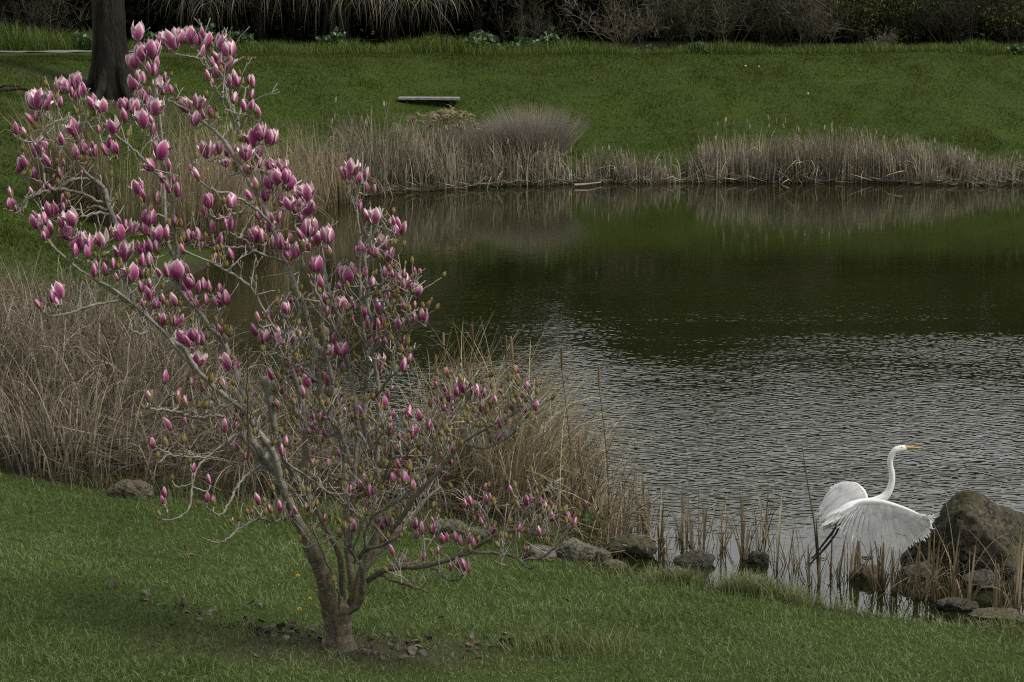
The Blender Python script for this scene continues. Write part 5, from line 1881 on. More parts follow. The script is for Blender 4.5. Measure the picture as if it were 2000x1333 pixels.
# ------------------------------------------------------------------ magnolia
# limbs: name, (px, py, radius px) points, depth offset at start and end (m), parent handled by shared points
LIMBS = [
    ("trunk", [(662, 1284, 54), (661, 1266, 42), (660, 1240, 32), (659, 1215, 31), (660, 1192, 33), (662, 1180, 28)], 0, 0),
    # A: the big leaning left stem
    ("A", [(652, 1215, 24), (642, 1180, 24), (632, 1130, 22), (609, 1075, 20), (585, 1025, 18), (563, 980, 17), (546, 930, 15), (536, 890, 13), (522, 866, 12), (500, 838, 9.5), (478, 803, 8.5), (440, 774, 8), (408, 747, 7.5), (384, 722, 7), (352, 690, 6.5), (325, 655, 6), (300, 630, 5.5), (262, 597, 5), (226, 568, 5), (184, 545, 4.6), (150, 523, 4.2), (112, 490, 4), (96, 470, 3)], 0, -0.7),
    ("A2", [(546, 930, 12), (528, 905, 11), (505, 880, 10), (494, 862, 9)], -0.15, -0.2),
    ("A3", [(494, 862, 8), (486, 820, 7.5), (479, 785, 7), (466, 742, 6.6), (450, 700, 6.5), (438, 672, 6.2), (411, 640, 6), (386, 606, 5.6), (362, 578, 5.4), (345, 553, 5)], -0.2, -0.05),
    ("A4", [(384, 722, 6), (360, 684, 5.5), (334, 662, 5.2), (305, 632, 5), (270, 608, 4.6), (232, 578, 4.2), (187, 548, 3.8)], -0.45, -0.4),
    ("A5", [(262, 596, 4), (248, 552, 4.6), (236, 500, 4.8), (230, 455, 5), (224, 430, 5), (215, 408, 5), (210, 390, 4.8), (204, 370, 4.4), (190, 356, 3.6), (172, 343, 3), (163, 332, 2.4), (152, 318, 2), (150, 300, 1.8), (154, 272, 1.8), (158, 243, 1.8), (152, 222, 1.7), (144, 205, 1.5), (134, 184, 1.3)], -0.5, 0.1),
    ("I1", [(345, 553, 4.6), (344, 512, 4.6), (333, 490, 4.0), (328, 465, 3.6), (323, 425, 3.4), (321, 380, 3.3), (320, 330, 3.2), (317, 280, 3), (311, 225, 2.8), (306, 180, 2.4), (301, 140, 2), (290, 110, 1.6), (275, 85, 1.4)], -0.05, 0.35),
    ("I2", [(345, 515, 4.2), (346, 495, 4.2), (341, 462, 3.8), (337, 410, 3.4), (332, 382, 3), (325, 350, 2.8), (311, 345, 2.4), (292, 326, 2.2), (272, 303, 2.1), (248, 282, 2), (225, 262, 1.8)], -0.05, -0.5),
    ("I3", [(318, 300, 2.4), (305, 262, 2.2), (290, 240, 2), (276, 205, 1.8), (268, 185, 1.5)], 0.2, 0.5),
    ("J1", [(206, 398, 3.6), (185, 390, 3.2), (160, 378, 3), (135, 372, 2.8), (112, 370, 2.8), (92, 373, 2.5), (72, 380, 2.3), (57, 390, 2.2), (50, 402, 2), (42, 410, 1.8), (30, 417, 1.5)], -0.2, -0.6),
    ("J2", [(190, 357, 3), (168, 349, 2.8), (148, 350, 2.8), (130, 358, 2.8), (117, 367, 2.6)], -0.1, -0.3),
    ("J3", [(110, 368, 2.3), (95, 365, 2.1), (84, 358, 2), (66, 352, 1.8), (50, 346, 1.5)], -0.3, -0.2),
    ("J4", [(88, 361, 2), (86, 345, 1.9), (84, 325, 1.8), (76, 310, 1.5)], -0.3, -0.1),
    ("J5", [(212, 412, 3), (190, 404, 2.6), (172, 408, 2.2), (158, 414, 2)], -0.25, 0.1),
    ("J6", [(213, 420, 3), (192, 416, 2.6), (172, 420, 2.2), (160, 424, 2)], -0.25, -0.5),
    ("J7", [(152, 290, 1.9), (140, 274, 2), (118, 272, 1.9), (104, 277, 1.7), (88, 273, 1.6), (70, 277, 1.5), (50, 277, 1.4), (36, 270, 1.2)], 0.0, -0.4),
    ("J8", [(112, 277, 1.7), (98, 266, 1.6), (82, 255, 1.5), (70, 247, 1.3)], -0.1, 0.2),
    ("J9", [(158, 243, 1.7), (142, 238, 1.6), (122, 236, 1.5), (104, 238, 1.4), (90, 228, 1.3), (80, 218, 1.2)], 0.05, -0.2),
    ("J10", [(157, 255, 1.7), (172, 250, 1.5), (190, 246, 1.4)], 0.05, 0.1),
    # G: the long diagonal through the middle, up to the upper left of centre
    ("G", [(676, 905, 10), (664, 850, 8.5), (652, 826, 8), (636, 795, 7.6), (626, 765, 7.4), (618, 722, 7), (612, 682, 6.8), (604, 640, 6.6), (594, 600, 6.4), (578, 562, 6.2), (566, 532, 6.2), (553, 505, 6.2), (536, 455, 6.2), (524, 425, 6.2), (505, 386, 6), (489, 360, 5.8), (470, 327, 5.6), (455, 302, 5.2), (438, 276, 4.8), (415, 252, 4.2), (394, 236, 3.6), (372, 218, 3), (345, 205, 2.2), (328, 196, 1.6)], 0.1, 0.5),
    ("M1", [(516, 410, 3.6), (512, 375, 3.6), (513, 338, 3.6), (503, 305, 3.6), (482, 285, 3.6), (473, 268, 3.8), (466, 243, 3.8), (456, 215, 3.5), (445, 190, 3.2), (437, 163, 2.6), (432, 145, 2.2), (436, 122, 1.6)], 0.4, 0.9),
    ("M2", [(440, 172, 2.4), (430, 155, 2.4), (418, 145, 2.3), (407, 136, 2.2), (395, 124, 2.1), (385, 114, 2), (372, 111, 1.8), (355, 108, 1.7), (340, 104, 1.4), (330, 99, 1.2)], 0.85, 0.6),
    ("M3", [(410, 137, 1.9), (403, 122, 1.8), (398, 112, 1.6), (390, 102, 1.4)], 0.8, 1.0),
    ("M4", [(464, 236, 2.4), (472, 208, 2), (477, 190, 1.8), (480, 172, 1.5)], 0.6, 0.9),
    ("M5", [(470, 252, 2.4), (476, 232, 2), (488, 222, 1.8), (494, 212, 1.5)], 0.6, 0.4),
    ("M6", [(468, 260, 2), (458, 245, 1.8), (452, 222, 1.7), (438, 208, 1.6), (434, 192, 1.5), (426, 180, 1.4), (421, 168, 1.3)], 0.6, 0.4),
    ("T1", [(530, 440, 3), (508, 416, 2.8), (494, 404, 2.6), (470, 390, 2.5), (448, 379, 2.4), (425, 375, 2.2), (407, 366, 2), (390, 354, 1.7)], 0.25, -0.3),
    ("T2", [(487, 400, 2), (470, 413, 1.9), (455, 420, 1.8), (440, 425, 1.6)], 0.1, -0.2),
    # R: sub-stem of the middle, leaning left
    ("R", [(594, 935, 8.5), (595, 895, 8), (596, 850, 7.6), (593, 815, 7.4), (586, 772, 7), (574, 732, 6.2), (563, 700, 5), (545, 655, 4), (528, 628, 3.4), (508, 592, 3.2), (489, 562, 3), (462, 540, 2.8), (436, 526, 2.6), (410, 512, 2.4), (383, 501, 2.2), (360, 490, 1.8)], 0.05, -0.5),
    ("R2", [(558, 515, 3.2), (530, 503, 2.8), (500, 492, 2.6), (480, 484, 2.4), (450, 485, 2.2), (422, 480, 2), (398, 482, 1.8), (372, 478, 1.5)], 0.3, 0.0),
    ("R3", [(490, 486, 2.2), (478, 470, 2), (462, 462, 1.9), (448, 455, 1.7)], 0.15, 0.0),
    # S2: cut stub
    ("S2", [(604, 975, 10), (590, 955, 10), (568, 915, 9.5), (546, 868, 9), (537, 838, 8.6), (530, 800, 8.2), (522, 765, 7.8), (514, 738, 7.6)], 0.0, -0.2),
    ("B", [(668, 1185, 9.5), (668, 1140, 9.5), (664, 1095, 9), (656, 1068, 8.6), (641, 1040, 8.5), (625, 1010, 8.2), (608, 978, 8), (600, 960, 7)], 0.1, 0.0),
    ("B2", [(603, 965, 6), (585, 945, 5.6), (560, 932, 5.2), (530, 920, 5), (510, 904, 4.6), (494, 880, 4), (474, 858, 3.4), (455, 836, 2.8), (437, 813, 2.2), (428, 790, 1.5)], 0.0, -0.4),
    ("U", [(437, 813, 2.8), (415, 812, 2.8), (390, 815, 2.8), (365, 813, 2.6), (345, 804, 2.3), (322, 801, 2.1), (300, 799, 1.9), (284, 795, 1.4)], -0.4, -0.8),
    ("V", [(512, 908, 3.2), (495, 920, 3), (478, 932, 2.8), (466, 948, 2.6), (458, 962, 2.5), (446, 985, 2.3), (438, 1000, 2.2), (426, 1006, 2), (412, 997, 1.8), (400, 988, 1.4)], -0.1, -0.7),
    ("W", [(464, 845, 2.4), (445, 862, 2.2), (425, 878, 2.2), (400, 895, 2.2), (384, 918, 2.1), (376, 945, 2), (374, 970, 2), (370, 990, 2), (360, 1006, 1.9), (342, 1015, 1.8), (324, 1016, 1.7), (312, 1010, 1.3)], -0.3, -0.9),
    ("W2", [(400, 895, 1.9), (370, 893, 1.8), (340, 890, 1.7), (318, 880, 1.5), (302, 872, 1.2)], -0.6, -0.8),
    ("X", [(597, 968, 3), (578, 968, 2.8), (560, 966, 2.6), (556, 980, 2.4), (557, 1003, 2.4), (550, 1015, 2.3), (530, 1020, 2.2), (512, 1012, 2.2), (495, 1018, 2.3), (475, 1028, 2.3), (458, 1040, 2.2), (443, 1054, 2.1), (425, 1061, 2), (408, 1057, 1.7), (395, 1050, 1.2)], -0.05, -0.9),
    # suckers
    ("K1", [(665, 1192, 2.6), (659, 1150, 2.5), (645, 1112, 2.4), (628, 1072, 2.3), (614, 1040, 2.2), (606, 1008, 1.8), (604, 990, 1.3)], -0.25, -0.5),
    ("dark", [(486, 910, 1.6), (484, 830, 1.5), (482, 760, 1.4), (485, 690, 1.2), (493, 620, 1), (502, 568, .8)], -0.6, -0.6),
    # C: vertical stems near x 675
    ("C1", [(690, 1185, 9), (686, 1130, 9), (680, 1080, 8.6), (677, 1020, 8.4), (674, 960, 8.2), (672, 900, 8), (666, 845, 7.6), (659, 800, 7), (653, 770, 6), (648, 740, 5), (640, 700, 4), (632, 660, 3.4), (628, 620, 3), (622, 585, 2.6), (615, 550, 2.2)], 0.3, 0.6),
    ("C2", [(683, 1070, 5.5), (687, 1010, 5.2), (687, 960, 5), (682, 905, 4.8), (674, 870, 4.6), (662, 838, 4.2), (650, 820, 3.6)], 0.15, -0.1),
    ("H", [(690, 960, 6.5), (694, 900, 6.2), (698, 850, 6), (697, 815, 6), (690, 765, 6), (680, 715, 6), (669, 668, 6), (665, 635, 5.8), (655, 600, 5.6), (642, 568, 5.4), (634, 535, 5.2), (630, 500, 4.6), (624, 470, 3.4), (616, 445, 2.4), (608, 420, 1.8)], 0.1, 0.3),
    ("H2", [(680, 715, 5), (668, 672, 5), (655, 645, 4.8), (642, 620, 4.4), (628, 588, 3.8), (612, 560, 3.2), (596, 530, 2.8), (588, 500, 2.4), (584, 470, 2), (575, 440, 1.6)], 0.15, -0.2),
    # D: right verticals
    ("D", [(682, 1190, 14), (699, 1140, 13), (714, 1095, 12.5), (729, 1058, 12), (738, 1010, 11.5), (741, 960, 10.5), (734, 912, 9.5), (726, 882, 8.6), (716, 850, 7.8), (707, 818, 7), (712, 780, 6.2), (715, 740, 5.6), (718, 700, 5.2), (713, 665, 5), (708, 640, 4.8), (705, 600, 4.8), (703, 560, 4.6), (702, 520, 4.4), (705, 490, 4.2), (703, 462, 4), (699, 436, 3.6), (697, 412, 3), (696, 392, 2.4), (701, 372, 1.9), (706, 352, 1.6)], 0.1, 0.4),
    ("D2", [(736, 915, 6), (738, 870, 5.6), (737, 825, 5.4), (740, 780, 5.2), (737, 740, 5), (730, 700, 5), (724, 660, 4.8), (724, 625, 4.8), (718, 600, 4.6), (716, 560, 4.4), (715, 530, 3.8), (712, 505, 3), (718, 480, 2.4), (728, 460, 1.8), (738, 440, 1.5)], 0.2, 0.1),
    ("D3", [(697, 420, 2), (690, 400, 1.9), (685, 380, 1.8), (690, 362, 1.6), (684, 350, 1.4)], 0.35, 0.2),
    ("P1", [(716, 562, 3), (730, 558, 2.8), (746, 556, 2.6), (756, 546, 2.4), (764, 536, 2)], 0.1, -0.2),
    ("P2", [(717, 575, 2.8), (738, 570, 2.6), (760, 568, 2.6), (780, 572, 2.4), (796, 570, 2), (808, 570, 1.6)], 0.1, -0.3),
    ("P3", [(724, 620, 2.8), (744, 606, 2.6), (765, 600, 2.6), (785, 592, 2.4), (800, 584, 2.2), (812, 574, 1.8)], 0.1, 0.3),
    ("P4", [(727, 690, 2.6), (745, 668, 2.5), (765, 658, 2.4), (783, 652, 2.3), (798, 645, 2.2), (808, 636, 1.9), (816, 630, 1.6)], 0.15, -0.1),
    ("P5", [(703, 462, 2.6), (715, 448, 2.4), (728, 430, 2.2), (742, 418, 1.8)], 0.4, 0.2),
    ("P6", [(712, 505, 2.6), (730, 492, 2.4), (746, 478, 2.2), (760, 470, 2), (772, 468, 1.7)], 0.15, 0.4),
    ("P7", [(738, 770, 2.8), (752, 750, 2.6), (766, 735, 2.4), (780, 722, 2), (788, 716, 1.6)], 0.15, -0.3),
    # E: the diagonals to the right
    ("E1", [(696, 1168, 11), (706, 1125, 11), (732, 1085, 10.5), (762, 1058, 9), (785, 1030, 8), (812, 1000, 7), (832, 975, 6), (846, 962, 4.5), (860, 952, 3)], 0.05, 0.4),
    ("E2", [(750, 1068, 6.5), (764, 1038, 6.4), (785, 1012, 6.2), (806, 976, 6), (826, 954, 5.6), (848, 930, 5), (870, 905, 4.6), (888, 884, 4.6), (900, 868, 4.6), (915, 857, 4.2), (940, 843, 3.8), (965, 828, 3.3), (985, 817, 2.8), (1003, 810, 2.6), (1016, 800, 2)], 0.0, -0.4),
    ("E3", [(826, 954, 5), (830, 925, 5), (838, 895, 4.8), (848, 872, 4.6), (862, 848, 4), (876, 828, 3.6), (890, 810, 3.2), (905, 796, 2.8), (922, 789, 2.4), (940, 789, 2)], 0.0, 0.3),
    ("E4", [(906, 864, 3), (925, 873, 2.8), (945, 877, 2.6), (965, 868, 2.4), (985, 860, 2.2), (1000, 848, 2), (1010, 836, 1.6)], -0.15, -0.6),
    ("E5", [(700, 1100, 5), (705, 1085, 4.6), (720, 1072, 4.4), (745, 1066, 4), (764, 1056, 3.4), (785, 1045, 2.4)], -0.1, -0.4),
    # F: the low right branch
    ("F0", [(680, 1196, 9), (698, 1182, 9), (706, 1160, 9), (709, 1130, 8.4), (707, 1108, 7), (702, 1096, 4)], -0.15, -0.25),
    ("F", [(709, 1140, 6.5), (722, 1132, 7), (736, 1122, 7), (754, 1113, 7), (780, 1109, 6.8), (812, 1108, 6.4), (850, 1101, 6), (885, 1090, 5.6), (915, 1077, 5.2), (940, 1062, 4.8), (962, 1049, 4.4), (985, 1040, 4), (1010, 1036, 3.8), (1035, 1041, 3.4), (1058, 1045, 3), (1078, 1046, 2.5), (1098, 1036, 1.8), (1108, 1025, 1.4)], -0.15, -0.8),
    ("F2", [(905, 1083, 3.4), (930, 1080, 3.2), (960, 1079, 3), (985, 1084, 2.8), (1004, 1088, 2.6), (1020, 1097, 2.4), (1026, 1107, 2.2), (1038, 1111, 2), (1050, 1107, 1.5)], -0.5, -0.9),
    ("F3", [(740, 1124, 3.4), (770, 1136, 3.2), (795, 1143, 2.8), (815, 1149, 2.4), (838, 1157, 1.8)], -0.2, -0.5),
    ("F4", [(745, 1112, 3.2), (768, 1104, 3), (795, 1102, 2.8), (812, 1098, 2.6), (826, 1082, 2.2), (838, 1064, 1.8), (845, 1052, 1.5)], -0.2, 0.1),
    ("F5", [(826, 1102, 2.6), (845, 1110, 2.6), (862, 1124, 2.4), (878, 1135, 2.2), (895, 1133, 2), (905, 1122, 1.6)], -0.3, -0.7),
    ("F6", [(1022, 1096, 2), (1030, 1092, 2), (1055, 1091, 1.9), (1078, 1076, 1.8), (1092, 1060, 1.5), (1110, 1042, 1.3)], -0.8, -1.0),
    ("F7", [(948, 1080, 2.2), (978, 1082, 2), (980, 1098, 2), (985, 1104, 1.8), (972, 1100, 1.4)], -0.7, -0.9),
    ("F8", [(1060, 1046, 2.2), (1070, 1030, 2), (1078, 1015, 1.8), (1085, 1000, 1.4)], -0.7, -0.5),
    ("F9", [(962, 1050, 2.2), (950, 1036, 2), (948, 1020, 1.9), (940, 1005, 1.7), (925, 996, 1.4)], -0.5, -0.2),
    # L: twiggy stem between trunk and D
    ("L1", [(690, 1100, 3.6), (712, 1072, 3.6), (712, 1045, 3.4), (722, 1020, 3.2), (735, 1005, 3.2), (760, 990, 3), (785, 972, 2.6), (800, 962, 2.2)], -0.2, -0.5),
    ("L2", [(733, 1004, 2.6), (728, 985, 2.4), (720, 970, 2.2), (716, 958, 1.8)], -0.3, -0.3),
    ("L3", [(695, 1093, 2.6), (684, 1075, 2.6), (680, 1060, 2.4), (674, 1045, 2), (670, 1035, 1.6)], -0.2, -0.4),
    ("Q1", [(700, 1100, 2.6), (690, 1070, 2.6), (705, 1020, 2.6), (690, 1000, 2.5), (660, 976, 2.3), (625, 950, 2.1), (590, 925, 1.9), (560, 903, 1.6)], -0.3, -0.4),
    ("Q2", [(686, 880, 2.8), (676, 862, 2.6), (650, 850, 2.4), (636, 836, 2.2), (640, 810, 2.2), (648, 790, 1.8)], 0.1, -0.3),
    ("N1", [(622, 745, 2.6), (605, 735, 2.4), (590, 722, 2.2), (575, 712, 2), (560, 702, 1.8), (540, 690, 1.6)], 0.1, -0.4),
    ("N2", [(560, 695, 2.4), (545, 690, 2.2), (530, 680, 2), (520, 670, 1.8), (512, 664, 1.5)], 0, 0.2),
    ("N3", [(600, 625, 2.6), (585, 640, 2.4), (570, 646, 2.2), (556, 636, 2), (545, 626, 1.8), (532, 622, 1.5)], 0.3, 0.0),
    ("N4", [(262, 597, 2.6), (240, 588, 2.4), (220, 590, 2.3), (195, 594, 2.2), (170, 600, 2.2), (145, 609, 2.2), (120, 615, 2), (98, 618, 1.8), (84, 608, 1.5)], -0.5, -0.9),
    ("N5", [(300, 640, 2.2), (278, 653, 2), (262, 648, 1.8), (250, 640, 1.4)], -0.45, -0.7),
    ("N6", [(700, 845, 3), (712, 860, 2.8), (722, 880, 2.6), (735, 862, 2.4), (745, 850, 2.2), (758, 842, 1.8)], 0.1, -0.1),
    ("N7", [(745, 945, 2.6), (762, 905, 2.4), (775, 892, 2.2), (790, 894, 2.2), (800, 880, 2), (808, 868, 1.6)], 0.1, -0.3),
]
